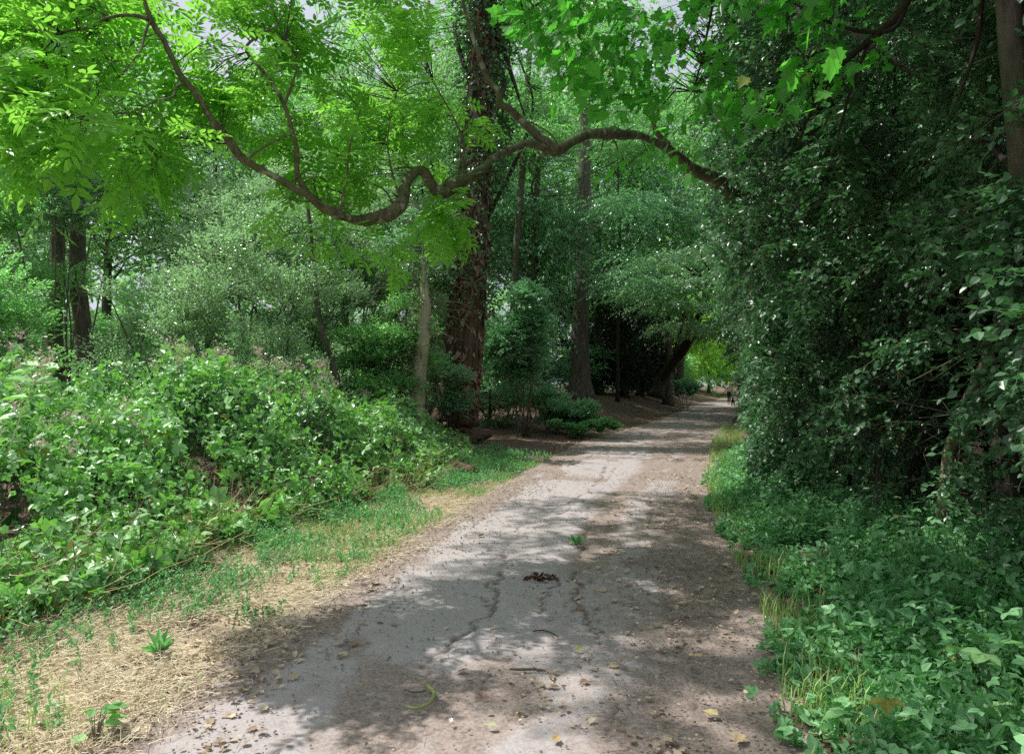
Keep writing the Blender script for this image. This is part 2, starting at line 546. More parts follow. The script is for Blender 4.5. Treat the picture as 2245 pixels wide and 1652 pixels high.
# the path: rows along, columns across, painted with worn asphalt, soil and cracks
ys = [-4.]
while ys[-1] < 118: ys.append(ys[-1] + (.2 if ys[-1] < 2.5 else .022 if ys[-1] < 9 else .022 * (1 + (ys[-1] - 9) * .12)))
ys = np.array(ys)
ts = np.linspace(-.22, 1.12, 175)
Yp = np.repeat(ys[:, None], len(ts), 1)
Lp, Rp = pl(ys)[:, None], pr(ys)[:, None]
Xp = Lp + (Rp - Lp) * ts[None]
P2 = np.stack([Xp.ravel(), Yp.ravel()], -1)
T = np.repeat(ts[None], len(ys), 0).ravel()
wob = (fbm(P2, 1.1, 21) - .5) * .35 + (fbm(P2, 5, 22, 2) - .5) * .12
dirt = np.maximum(sstep(.09, -.01, T + wob * .6), sstep(.62, .88, T + wob * .9))
cen = .60 + .05 * np.sin(P2[:, 1] * .5)
dirt = np.maximum(dirt, sstep(.13, .03, np.abs(T - cen + wob * .5)) * sstep(5.2, 7.5, P2[:, 1]) * .9)
patch = sstep(.52, .66, fbm(P2 * np.array([1.6, .7]), .9, 31, 4))
dirt = np.maximum(dirt, patch * .8)
dirt = np.maximum(dirt, .34 * sstep(.35, .7, T))
dirt = np.maximum(dirt, sstep(13, 24, P2[:, 1]) * .6)
crack = np.zeros(len(P2))
CW = .52
CR = [([(1110, 1215), (1098, 1260), (1085, 1300), (1080, 1350), (1030, 1378), (1005, 1400), (975, 1440), (945, 1475), (930, 1510)], .035),
      ([(1147, 1395), (1125, 1440), (1088, 1500), (1060, 1540), (965, 1575), (900, 1620), (840, 1652)], .022),
      ([(1230, 1275), (1180, 1320), (1190, 1370)], .025),
      ([(1135, 1075), (1110, 1110), (1040, 1150), (985, 1175), (950, 1205)], .03),
      ([(1330, 965), (1335, 1000), (1325, 1040), (1290, 1080), (1225, 1130)], .06),
      ([(1290, 1100), (1280, 1180), (1275, 1250), (1260, 1320), (1310, 1400), (1400, 1520)], .045),
      ([(900, 1235), (840, 1290), (720, 1330), (640, 1420), (520, 1520)], .02),
      ([(1480, 960), (1450, 1030), (1430, 1110), (1440, 1200), (1470, 1300), (1500, 1420), (1560, 1560)], .03),
      ([(1380, 985), (1330, 1060), (1300, 1110)], .025), ([(1180, 1100), (1130, 1160), (1105, 1215)], .022), ([(1300, 1330), (1330, 1420), (1340, 1520), (1310, 1640)], .014),
      ([(1085, 1350), (1060, 1320), (1000, 1300), (930, 1310), (850, 1350)], .012), ([(1125, 1440), (1200, 1455), (1270, 1440)], .010),
      ([(1415, 935), (1400, 960), (1330, 985), (1240, 1030)], .08)]
near = P2[:, 1] < 30
Pj = P2 + np.stack([(fbm(P2, 3.5, 41) - .5), (fbm(P2, 3.5, 45) - .5)], -1) * .22 + np.stack([(fbm(P2, 14, 53, 2) - .5), (fbm(P2, 14, 57, 2) - .5)], -1) * .06 + np.stack([(fbm(P2, 17, 51, 2) - .5), (fbm(P2, 17, 55, 2) - .5)], -1) * .04
for pts, w in CR:
    w = w * CW
    ln = np.array([gp(*p) for p in pts])
    d = polyd(Pj[near], ln)
    ww = w * np.clip(2.2 * fbm(P2[near], 2.2, 61) - .55, .12, 1.2)
    crack[near] = np.maximum(crack[near], 1 - sstep(ww * .6, ww * 1.25, d))
zp = .012 + (fbm(P2, .9, 71) - .5) * .05 + (fbm(P2, 9, 75, 3) - .5) * .012 + (1 - dirt) * .012 - crack * .014
zp += (fbm(P2, 34, 79, 2) - .5) * .010 * dirt
zp -= .10 * sstep(-.10, -.22, T) + .10 * sstep(1.05, 1.12, T)
zp += gh(Xp, Yp).ravel() * ((T < 0) | (T > 1)) * .6
mb = MB()
nx, ny = len(ts), len(ys)
i = (np.arange(ny - 1)[:, None] * nx + np.arange(nx - 1)[None])
Q = np.stack([i, i + 1, i + nx + 1, i + nx], -1).reshape(-1, 4)
mb.add(np.c_[P2, zp], Q, np.full(len(Q), 4))


def pathz(X, Y):
    P = np.stack([X, Y], -1)
    return .02 + (fbm(P, .9, 71) - .5) * .05


def pathmat():
    m, nt, N, out = newmat('worn_asphalt')
    g = N('ShaderNodeTexCoord').outputs['Object']
    di = N('ShaderNodeAttribute', attribute_name='dirt').outputs['Fac']
    cr = N('ShaderNodeAttribute', attribute_name='crack').outputs['Fac']
    n1 = N('ShaderNodeTexNoise', inp={'Vector': g, 'Scale': 1.7, 'Detail': 5., 'Roughness': .6}).outputs['Fac']
    n2 = N('ShaderNodeTexNoise', inp={'Vector': g, 'Scale': 48., 'Detail': 3., 'Roughness': .55}).outputs['Fac']
    n3 = N('ShaderNodeTexNoise', inp={'Vector': g, 'Scale': 9., 'Detail': 7., 'Roughness': .75}).outputs['Fac']
    vo = N('ShaderNodeTexVoronoi', inp={'Vector': g, 'Scale': 120.})
    asp = mixc(N, ramp(N, n2, [(.3, 0.), (.7, 1.)]), (.37, .335, .33), (.48, .44, .435))
    asp = mixc(N, ramp(N, n1, [(.35, 0.), (.7, .6)]), asp, (.42, .36, .345))
    asp = mixc(N, ramp(N, vo.outputs['Distance'], [(.0, .35), (.22, 0.)]), asp, (.55, .53, .52))
    soil = mixc(N, ramp(N, n2, [(.3, 0.), (.7, 1.)]), (.15, .11, .09), (.40, .32, .275))
    soil = mixc(N, ramp(N, n3, [(.45, 0.), (.7, .6)]), soil, (.45, .37, .325))
    dd = math_(N, 'ADD', di, math_(N, 'MULTIPLY', math_(N, 'SUBTRACT', n3, .46), 2.0))
    c = mixc(N, ramp(N, dd, [(.25, 0.), (.8, .92)]), asp, soil)
    c = mixc(N, math_(N, 'MULTIPLY', cr, .7), c, (.11, .072, .055))
    b = N('ShaderNodeBump', inp={'Strength': .5, 'Distance': .012, 'Height': math_(N, 'ADD', n2, n3)}).outputs[0]
    p = N('ShaderNodeBsdfPrincipled', inp={'Base Color': c, 'Roughness': .9, 'Specular IOR Level': .2, 'Normal': b})
    nt.links.new(p.outputs[0], out.inputs[0])
    return m


tag(mb.build('path', pathmat(), smooth=True, extra={'dirt': dirt, 'crack': crack}), kind='structure')


def surf(X, Y):
    """height of whatever one walks on"""
    t = (X - pl(Y)) / (pr(Y) - pl(Y))
    return np.where((t > -.06) & (t < 1.03), pathz(X, Y) + .012, gh(X, Y) + .004)


# ------------------------------------------------------------------ leaf litter, straw, grass on the verges
def scatter(n, x0, x1, y0, y1):
    return rng.uniform(x0, x1, n), rng.uniform(y0, y1, n)


def bramble_front(Y):
    return np.interp(Y, [3.6, 5.0, 5.5, 7, 8, 9.4, 11.2, 13, 15, 17, 19, 22], [-3.4, -3.1, -2.85, -2.75, -2.6, -2.1, -1.55, -1.2, -.95, -1.05, -1.4, -2.2])


def litter():
    mb = MB()
    n = 52000
    Y = 2.8 + (rng.random(n) ** 1.6) * 26
    t = rng.uniform(-.5, 1.3, n)
    X = pl(Y) + (pr(Y) - pl(Y)) * t
    P = np.stack([X, Y], -1)
    edge = np.maximum(sstep(.25, -.1, t), sstep(.6, 1.0, t)) + .35 * sstep(.16, .04, np.abs(t - .6))
    keep = rng.random(n) < (.04 + .8 * edge) * (.12 + 1.5 * sstep(.38, .66, fbm(P, 1.7, 91)))
    X, Y = X[keep], Y[keep]
    k = len(X)
    pos = np.stack([X, Y, surf(X, Y) + .006], -1)
    d = unit(k); d[:, 2] *= .18
    up = np.array([0, 0, 1.]) + rng.normal(size=(k, 3)) * .3
    half = k // 3
    s = .010 + .045 * rng.random(k) ** 3
    leaves(mb, T_WIDE, pos[:half], d[:half], up[:half], s[:half])
    leaves(mb, T_LOBED, pos[half:2 * half], d[half:2 * half], up[half:2 * half], s[half:2 * half] * 1.35)
    leaves(mb, T_RHW, pos[2 * half:], d[2 * half:], up[2 * half:], s[2 * half:] * .7)
    # pale chips and dead leaves thrown over the straw verge
    m = 9000
    Y2 = 2.9 + rng.random(m) ** 1.3 * 8; u = rng.random(m)
    X2 = pl(Y2) - .1 + (bramble_front(Y2) - pl(Y2)) * u * 1.1
    k2 = fbm(np.stack([X2, Y2], -1), 1.9, 93) > .42
    X2, Y2 = X2[k2], Y2[k2]; m = len(X2)
    pos = np.stack([X2, Y2, surf(X2, Y2) + .008 + .02 * rng.random(m)], -1)
    d = unit(m); d[:, 2] *= .3
    leaves(mb, T_RH, pos, d, np.array([0, 0, 1.]) + rng.normal(size=(m, 3)) * .5, rng.uniform(.015, .055, m), 0, .45 + .55 * rng.random(m))
    # twiglets
    X, Y = scatter(900, -2.5, 3.2, 2.9, 13)
    A = np.stack([X, Y, surf(X, Y) + .006], -1)
    d = unit(len(A)); d[:, 2] *= .05
    prisms(mb, A, A + norm(d) * rng.uniform(.03, .14, (len(A), 1)), .0016, .001, 0, .1)
    return mb


lit = plain('dead_leaf', (.20, .125, .085), .8, .2, (.74, .62, .44), scale=3., trans=.1)
tag(litter().build('leaf_litter', lit), kind='stuff')


def crumbs():
    mb = MB()
    X, Y = scatter(34000, -2.2, 3.0, 2.9, 14)
    t = (X - pl(Y)) / (pr(Y) - pl(Y))
    ed = np.maximum(sstep(.3, -.05, t), sstep(.55, 1, t))
    k = rng.random(len(X)) < .12 + .8 * ed
    X, Y = X[k], Y[k]
    c = np.stack([X, Y, surf(X, Y)], -1)
    s = .002 + .009 * rng.random(len(X)) ** 2.5
    oc = np.array([[1, 0, .2], [0, 1, 0], [-1, 0, .1], [0, -1, .25], [0, 0, .9], [.2, .1, -.6]])
    f = [[0, 1, 4], [1, 2, 4], [2, 3, 4], [3, 0, 4], [1, 0, 5], [2, 1, 5], [3, 2, 5], [0, 3, 5]]
    leaves(mb, (oc, f), c, unit(len(c)) * np.array([1, 1, .2]), np.tile([0, 0, 1.], (len(c), 1)), s)
    return mb


tag(crumbs().build('gravel', plain('grit', (.14, .10, .08), .9, .2, (.34, .29, .25))), kind='stuff')


def strawbed():
    mb = MB()
    n = 42000
    Y = 2.9 + rng.random(n) ** 1.4 * 10
    u = rng.uniform(-.15, 1.25, n)
    X0, X1 = pl(Y) - .12, bramble_front(Y)
    X = X0 + (X1 - X0) * u
    P = np.stack([X, Y], -1)
    k = rng.random(n) < sstep(.2, .55, fbm(P, 1.7, 101)) * sstep(-.15, .2, u) * (1 - .6 * sstep(7, 12, Y))
    X, Y = X[k], Y[k]
    A = np.stack([X, Y, surf(X, Y) + .004 + .03 * rng.random(len(X))], -1)
    d = unit(len(A)); d[:, 2] = np.abs(d[:, 2]) * .22 + .02
    L = rng.uniform(.03, .16, (len(A), 1))
    B = A + norm(d) * L
    M = (A + B) / 2 + rng.normal(size=A.shape) * .008
    prisms(mb, A, B, .0022, .001, 0, rng.random(len(A)), M)
    return mb


tag(strawbed().build('dry_grass', BM['straw']), kind='stuff')


def blades(mb, X, Y, h, w=.004, var=None):
    n = len(X)
    A = np.stack([X, Y, surf(X, Y) - .005], -1)
    lean = unit(n); lean[:, 2] = 0
    h = h[:, None]
    M = A + np.array([0, 0, .6]) * h + lean * h * .15
    B = A + np.array([0, 0, .95]) * h + lean * h * rng.uniform(.2, .8, (n, 1))
    s = np.stack([-lean[:, 1], lean[:, 0], np.zeros(n)], -1) * w
    V = np.stack([A - s, A + s, M + s * .7, M - s * .7, B], 1).reshape(-1, 3)
    L = (np.array([0, 1, 2, 3, 3, 2, 4])[None] + (np.arange(n) * 5)[:, None]).ravel()
    mb.add(V, L, np.tile([4, 3], n), 0, np.repeat(rng.random(n) if var is None else var, 5))


def verge():
    mb = MB()
    n = 26000
    Y = 3 + rng.random(n) ** 1.2 * 14
    u = rng.random(n) ** .8
    X0, X1 = pl(Y) - .22, bramble_front(Y) + .1
    X = X0 + (X1 - X0) * u
    P = np.stack([X, Y], -1)
    k = rng.random(n) < sstep(.36, .58, fbm(P, 1.2, 111)) * (.35 + .65 * sstep(5, 7.5, Y))
    blades(mb, X[k], Y[k], rng.uniform(.04, .13, k.sum()))
    # right-hand fringe
    n = 9000
    Y = 3 + rng.random(n) ** 1.3 * 28
    X = pr(Y) + .02 + rng.random(n) * (.35 + Y * .02)
    k = rng.random(n) < sstep(.3, .6, fbm(np.stack([X, Y], -1), 1.4, 115))
    blades(mb, X[k], Y[k], rng.uniform(.06, .22, k.sum()), .005)
    return mb


tag(verge().build('grass', LM['weedl']), kind='stuff')


def weeds():
    mb = MB()
    n = 15000
    Y = 3.4 + rng.random(n) ** 1.2 * 15
    u = rng.random(n)
    X0, X1 = pl(Y) - .30, bramble_front(Y)
    X = X0 + (X1 - X0) * u
    P = np.stack([X, Y], -1)
    k = rng.random(n) < sstep(.40, .60, fbm(P, 1.4, 121)) * (.3 + .7 * sstep(.2, .8, u)) * (.25 + .75 * sstep(5.0, 7.0, Y))
    X, Y = X[k], Y[k]
    h = rng.uniform(.06, .26, len(X)) * (.6 + .4 * u[k])
    o = np.stack([X, Y, surf(X, Y)], -1)
    a = rng.normal(size=(len(X), 3)) * .3 + np.array([0, 0, 1])
    sprays(mb, o, a, 9, h, .032, T_OV, .05, .5, 0, 1, .0014, up=np.array([.1, -.1, 1.]))
    return mb


tag(weeds().build('undergrowth', [LM['weed'], BM['stalk']]), kind='stuff')


# ------------------------------------------------------------------ bramble thicket on the left
def bram_h(X, Y):
    d = bramble_front(Y) - X
    top = np.interp(Y, [4, 6, 8, 10, 12, 14, 16, 18, 22], [.72, .80, 1.0, 1.25, 1.2, .95, .8, .85, .9])
    n = fbm(np.stack([X, Y], -1), 1.3, 131, 4)
    return gh(X, Y) + top * (.25 * sstep(-.15, .1, d) + .75 * sstep(0, 1.5, d)) * (.22 + 1.55 * n)


BRAM = [(-3.9, 4.9, 'bramble bush with large leaves and dry stalks at the lower left edge'),
        (-5.2, 7.4, 'bramble bush with a tall flowering stem in front of the twin trunks'),
        (-3.4, 7.0, 'sunlit bramble bush hanging over dry stalks beside the straw verge'),
        (-5.6, 10.2, 'bramble bush at the foot of the twin grey trunks'),
        (-3.5, 9.8, 'pale glossy bramble bush with faded pink flower heads in the middle of the thicket'),
        (-2.4, 11.4, 'bramble bush with brown dead stalks showing along its grassy edge'),
        (-3.8, 13.2, 'bramble bush with a wide spray of faded flowers behind the thicket'),
        (-1.9, 14.2, 'low bramble bush with bluish leaves in front of the pale broken trunk'),
        (-1.6, 17.6, 'low dark bramble bush around the foot of the ivy clad tree')]
bs = np.array([[b[0], b[1]] for b in BRAM])
n = 110000
Y = 3.9 + rng.random(n) ** 1.25 * 15
dd = rng.random(n) ** 1.3 * (3.6 + .15 * Y) - .12
X = bramble_front(Y) - dd
keep = (X / Y > -.78) | (rng.random(n) < .15)
dens = np.clip(9.0 / Y, .45, 1.3)
keep &= rng.random(n) < dens
X, Y, dd = X[keep], Y[keep], dd[keep]
H = bram_h(X, Y)
g0 = gh(X, Y)
dep = rng.random(len(X)) ** 1.6 * .7 - .12 * (rng.random(len(X)) < .2)
Z = np.maximum(H - dep, g0 + .05 + .2 * rng.random(len(X)))
P = np.stack([X, Y, Z], -1)
gap = fbm(P, 2.1, 141)
kk = (gap > .45) & ((Z - g0 > .25) | (rng.random(len(X)) < .45))
P, g0 = P[kk], g0[kk]
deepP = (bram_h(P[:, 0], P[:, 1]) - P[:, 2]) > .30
e = .05
nrm = np.stack([-(bram_h(P[:, 0] + e, P[:, 1]) - bram_h(P[:, 0] - e, P[:, 1])) / (2 * e), -(bram_h(P[:, 0], P[:, 1] + e) - bram_h(P[:, 0], P[:, 1] - e)) / (2 * e), np.ones(len(P))], -1)
nrm = norm(norm(nrm) * .8 + np.array([.12, -.12, .45]))
own = np.argmin(np.linalg.norm((P[:, None, :2] + rng.normal(size=(len(P), 1, 2)) * .18) - bs[None], axis=2), 1)
def tall_shoot(t, base):
    mb = MB()
    c = smooth_path([W(10, 1010, 6.6), W(48, 905, 6.6), W(78, 830, 6.6), W(92, 790, 6.6)], 20)
    tube(mb, c, np.linspace(.006, .003, 20), 5, 1, var=.9)
    q = c[[6, 6, 9, 9, 12, 12, 15, 15, 17, 17]]
    d = np.tile([[-1, -.3, .1], [1, -.3, .15]], (5, 1)) + rng.normal(size=(10, 3)) * .15
    leaves(mb, T_OV, q, d, np.array([0, -.3, 1.]) + rng.normal(size=(10, 3)) * .2, rng.uniform(.13, .24, 10), 0, .7 + .3 * rng.random(10))
    mb.build('shoot', [LM['bram'], BM['straw']], t, base)
    mb = MB()
    cc = c[-1] + rng.normal(size=(90, 3)) * np.array([.06, .05, .06])
    leaves(mb, T_RHW, cc, unit(90), unit(90), rng.uniform(.014, .034, 90))
    mb.build('blossom', MAUVE, t, base)


MAUVE = plain('faded_blossom', (.88, .72, .70), .8, .1, (.62, .48, .36), trans=.25)
for b, (bx_, by_, lab) in enumerate(BRAM):
    q = P[own == b]; nq = nrm[own == b]; gq = g0[own == b]
    base = (bx_, by_, float(gh(bx_, by_)))
    t = thing('bramble_bush', lab, 'bramble', base, 'bramble bushes along the left side of the path')
    mb = MB()
    k = len(q)
    d = unit(k) + np.array([.25, -.25, -.25])
    up = nq + rng.normal(size=(k, 3)) * .5
    sz = rng.uniform(.045, .125, k) * np.where(rng.random(k) < .08, 1.8, 1)
    dq = deepP[own == b]
    leaves(mb, T_TRI, q[dq], d[dq], up[dq], sz[dq], 2)  # deep leaves in the dark hedge material: shade of the hollows painted in
    sel = (rng.random(k) < .62) & ~dq
    leaves(mb, T_TRI, q[sel], d[sel], up[sel], sz[sel])
    sel = ~sel & ~dq
    leaves(mb, T_OV, q[sel], d[sel], up[sel], sz[sel] * rng.uniform(.45, 1.0, sel.sum()))
    # leafy shoots that rise out of the mass
    ns_ = 26
    hi = q[rng.choice(k, ns_)]
    a_ = np.array([.25, -.25, .9]) + rng.normal(size=(ns_, 3)) * .4
    sprays(mb, hi, a_, 7, rng.uniform(.2, .5, ns_), .085, T_WIDE, .35, .4, 0, 1, .003)
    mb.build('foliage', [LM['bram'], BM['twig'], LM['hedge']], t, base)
    mb = MB()
    s = rng.choice(k, min(k, 80 if b < 6 else 50))
    A = q[s].copy(); A[:, 2] = gq[s]; A[:, :2] += rng.normal(size=(len(s), 2)) * .3 - np.array([.25, 0])
    B = q[s] + np.array([0, 0, .06]); M = (A + B) / 2 + np.array([.0, 0, .22]) + rng.normal(size=A.shape) * .12
    prisms(mb, A, B, .005, .0025, 0, rng.random(len(s)) * .5, M)
    # dead stalks along the front
    m_ = 300 if b in (0, 2, 5) else 70
    fy = np.clip(by_ + rng.normal(size=m_) * 1.0, 4.2, 19)
    fx = bramble_front(fy) + rng.uniform(-.5, .16, m_)
    A = np.stack([fx, fy, gh(fx, fy)], -1)
    dv = unit(m_); dv[:, 2] = np.abs(dv[:, 2]) * .7 + .1
    B = A + norm(dv) * rng.uniform(.15, .75, (m_, 1))
    prisms(mb, A, B, .004, .002, 1, rng.random(m_), (A + B) / 2 + rng.normal(size=A.shape) * .06)
    tag(mb.build('dry_stalks', [BM['twig'], BM['dry']], t, base), kind='stuff')
    # faded flower heads
    nf = [6, 9, 12, 5, 20, 14, 9, 3, 1][b]
    if b == 1: tall_shoot(t, base)
    mb = MB()
    top = q[np.argsort(-(q[:, 2] - np.interp(q[:, 1], [4, 9, 19], [.6, 1.2, .8])) + rng.random(k) * .9)[:max(nf * 6, 6)]]
    for hpos in top[rng.choice(len(top), nf, replace=False)]:
        m_ = 30
        c = hpos + np.array([0, 0, .10]) + rng.normal(size=(m_, 3)) * np.array([.045, .045, .035])
        leaves(mb, T_RHW, c, unit(m_), unit(m_), rng.uniform(.014, .034, m_))
        prisms(mb, np.repeat(hpos[None], m_, 0), c, .0009, .0006, 0, .3)
    mb.build('blossom', MAUVE, t, base)


# ------------------------------------------------------------------ shrubs and trees: shared builders
def shrub(name, label, cat, c, r, ns, nl, ls, mat, tpl=T_OV, seed=0, group=None, L=.35, M=16, up=.6, stems=7, droop=.15, jit=.5, base=None, bm='twig', lobe=.36):
    c = np.array(c, float); r = np.array(r, float)
    base = np.array([c[0], c[1], gh(c[0], c[1])]) if base is None else np.array(base)
    t = thing(name, label, cat, base, group)
    p, out, lc, lr = lobes(c, r, M, ns, lobe, .85, .15, seed)
    p[:, 2] = np.maximum(p[:, 2], gh(p[:, 0], p[:, 1]) + .05)
    mb = MB()
    a = out + np.array([0, 0, up]) + rng.normal(size=p.shape) * .35
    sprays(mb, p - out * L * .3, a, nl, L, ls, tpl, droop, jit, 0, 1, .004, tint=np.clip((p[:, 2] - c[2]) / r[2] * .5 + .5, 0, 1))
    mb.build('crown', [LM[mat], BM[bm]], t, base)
    if stems:
        mb = MB()
        for k in range(stems):
            tgt = lc[k % M]
            f = base + np.array([rng.normal() * .15 * r[0], rng.normal() * .15 * r[1], -.05])
            mid = (f + tgt) / 2 + rng.normal(size=3) * .12 * r.mean() + np.array([0, 0, .1 * r[2]])
            rad = .012 + .010 * r.mean()
            tube(mb, smooth_path([f, mid, tgt], 9), np.linspace(rad, rad * .35, 9), 6)
        mb.build('trunk', BM['grey' if bm == 'twig' else 'dark'], t, base, True)
    return t


def limbs_to(mb, trunk_pts, lc, n, r0, rg, up=.2):
    """n limbs from the upper trunk to the lobes of the crown"""
    for k in range(n):
        tgt = lc[rg.integers(len(lc))]
        z = trunk_pts[:, 2]
        j = int(np.argmin(np.abs(z - (tgt[2] - .35 * np.linalg.norm(tgt[:2] - trunk_pts[-1, :2]) - rg.random() * 1.0))))
        s = trunk_pts[j]
        mid = (s + tgt) / 2 + rg.normal(size=3) * .25 + np.array([0, 0, up])
        rr = r0 * rg.uniform(.25, .5)
        tube(mb, smooth_path([s, mid, tgt], 10), np.linspace(rr, rr * .25, 10), 6)


CROWN = {}


def crownmesh(key, mat, ns, nl, ls, M, lobe, seed, tpl=T_RH, L=1.0, hollow=.3, bm='twigd'):
    """a crown of unit radius whose mesh several far trees share"""
    if key in CROWN: return CROWN[key]
    p, out, lc, lr = lobes((0, 0, 0), (1, 1, 1), M, ns, lobe, .8, hollow, seed)
    mb = MB()
    a = out + np.array([0, 0, .1]) + rng.normal(size=p.shape) * .35
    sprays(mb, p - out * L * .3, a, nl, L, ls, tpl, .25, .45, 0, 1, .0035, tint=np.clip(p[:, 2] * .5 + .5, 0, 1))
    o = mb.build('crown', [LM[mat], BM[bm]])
    CROWN[key] = (o.data, lc)
    bpy.data.objects.remove(o)
    return CROWN[key]


def bgtree(label, x, y, h, r, key, bark='grey', tr=.2, zc=None, rz=None, group='trees of the background wood', name='woodland_tree', lean=(0, 0), seed=0, rot=None):
    """far tree: own trunk, crown mesh shared by kind"""
    rg = np.random.default_rng(int(abs(x * 31 + y * 77)) + seed)
    b = np.array([x, y, float(gh(x, y)) - .05])
    t = thing(name, label, 'tree', b, group)
    data, lc = CROWN[key]
    rz = rz or r
    zc = zc if zc is not None else h - rz
    top = b + np.array([lean[0], lean[1], zc + rz * .5])
    tp = smooth_path([b, b + (top - b) * .33 + rg.normal(size=3) * .12, b + (top - b) * .66 + rg.normal(size=3) * .18, top], 22)
    mb = MB()
    fl = 1 + .5 * np.exp(-np.linspace(0, 1, 22) * 22)
    tube(mb, tp, np.linspace(tr, tr * .3, 22) * fl, 10, 0, .12, seed=seed)
    cc = b + np.array([lean[0], lean[1], zc])
    ang = rg.uniform(0, 6.28) if rot is None else rot
    ca, sa = math.cos(ang), math.sin(ang)
    l3 = np.c_[lc[:, 0] * ca - lc[:, 1] * sa, lc[:, 0] * sa + lc[:, 1] * ca, lc[:, 2]] * np.array([r, r, rz]) + cc
    limbs_to(mb, tp, l3, 7, tr, rg)
    mb.build('trunk', BM[bark], t, b, True)
    o = bpy.data.objects.new('crown', data)
    COL.objects.link(o); o.parent = t
    o.location = cc - b; o.scale = (r, r, rz); o.rotation_euler = (0, 0, ang)
    return t


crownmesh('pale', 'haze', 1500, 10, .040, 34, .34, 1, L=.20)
crownmesh('green', 'back', 1500, 10, .042, 34, .36, 2, L=.22)
crownmesh('green2', 'back', 1400, 9, .050, 26, .42, 3, L=.25)
crownmesh('teal', 'teal', 1400, 10, .042, 30, .36, 4, L=.22)
crownmesh('yew', 'yew', 1600, 10, .05, 30, .4, 5, T_RH, L=.22)
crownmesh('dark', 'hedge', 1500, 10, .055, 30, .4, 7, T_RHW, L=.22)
crownmesh('bright', 'bright', 1200, 10, .05, 26, .4, 6, L=.24)

# left and centre background
TREES = [
    # label, x, y, h, r, key, bark, trunk radius
    ('tall pale green tree filling the left edge behind the twin trunks', -22, 31, 17, 5.5, 'green', 'grey', .22),
    ('pale leafy tree behind the twin grey trunks', -13.5, 35, 16, 5.0, 'pale', 'grey', .22),
    ('tall sunlit tree behind the long curving limb near the top left', -8.5, 39, 20, 5.5, 'green2', 'grey', .26),
    ('pale green tree rising between the curving limb and the ivy clad tree', -5.0, 34, 17, 4.2, 'pale', 'grey', .2),
    ('tree with a thin dark trunk just left of the ivy clad tree', -2.6, 25, 13, 2.2, 'pale', 'dark', .15),
    ('broad green tree behind the ivy clad tree', -1.5, 40, 20, 4.2, 'green2', 'grey', .3),
    ('tree with layered bluish foliage between the ivy clad tree and the straight trunk', 1.0, 31, 12, 2.4, 'teal', 'grey', .16),
    ('tall green tree behind the straight furrowed trunk', 5.2, 47, 22, 6, 'green', 'grey', .3),
    ('green tree over the dark hollow beside the path', 5.6, 41, 15.5, 3.8, 'teal', 'dark', .1, 10.0, 5.2),
    ('tree with bright foliage high above the bend of the path', 10.5, 52, 23, 6.5, 'green2', 'grey', .3, 16., 7.),
    ('tree with green foliage arching over the path beyond the leaning trunk', 15.2, 44, 15.5, 4.0, 'green', 'grey', .16, 10.6, 5.0, (-3.0, 0)),
    ('distant tree beyond the left thicket', -22, 42, 20, 7, 'green2', 'grey', .3),
    ('distant tree seen through the gap under the curving limb', -13, 46, 21, 6.5, 'green', 'grey', .3),
    ('distant tall tree behind the pale thicket left of centre', -4, 48, 23, 7, 'pale', 'grey', .3),
    ('distant broad tree behind the dark hollow', 7, 76, 22, 7.5, 'green', 'grey', .3),
    ('slender tree far left with drooping bright foliage', -16.5, 24, 11, 2.8, 'pale', 'grey', .13),
]
for lab, x, y, h, r, key, bk, tr, *zz_ in TREES:
    zc, rz = zz_[:2] or (h * .56, h * .46)
    bgtree(lab, x, y, h, r, key, bk, tr, zc=zc, rz=rz, lean=zz_[2] if len(zz_) > 2 else (0, 0))

# understory that closes the view under the far crowns
UND = [(-30, 34, 3.4, 4.2, 'green'), (-24, 30, 3, 3.6, 'pale'), (-19, 33, 3.2, 4.0, 'green2'), (-14.5, 24.5, 2.6, 2.6, 'pale'), (-15, 37, 3.2, 4.4, 'green'), (-10.5, 34, 3.0, 3.8, 'pale'),
       (-7.6, 25, 2.3, 2.9, 'pale'), (-6.5, 36, 3.0, 4.2, 'green2'), (-3.6, 30, 2.4, 3.4, 'teal'), (-1.6, 38, 2.8, 4.4, 'green'), (1.0, 42, 2.8, 4.2, 'teal'), (-.8, 25.5, 1.6, 2.2, 'teal'),
       (4.0, 46, 2.6, 3.2, 'teal'), (8.0, 58, 3.2, 4.2, 'teal'), (11.6, 64, 3.0, 4.6, 'green'), (-37, 48, 5, 7, 'green'), (-24, 41, 4, 5.5, 'pale'), (-13.5, 43, 4, 5.5, 'green2'), (-5, 44, 3.6, 5, 'pale'), (-27, 50, 4.5, 6, 'green2'), (-18, 52, 4.5, 6.2, 'green'), (-9, 55, 4.5, 6.2, 'pale'), (-1, 58, 4.5, 6.2, 'green'),
       (-11.2, 25.5, 2.2, 3.0, 'pale'), (-9.6, 29, 2.4, 3.4, 'green2'), (-16.5, 28.5, 2.8, 3.4, 'pale'), (-5.4, 28, 2.2, 3.2, 'pale'), (-13.2, 20.5, 2.0, 2.2, 'green'), (-8.6, 20.4, 1.7, 2.4, 'pale')]
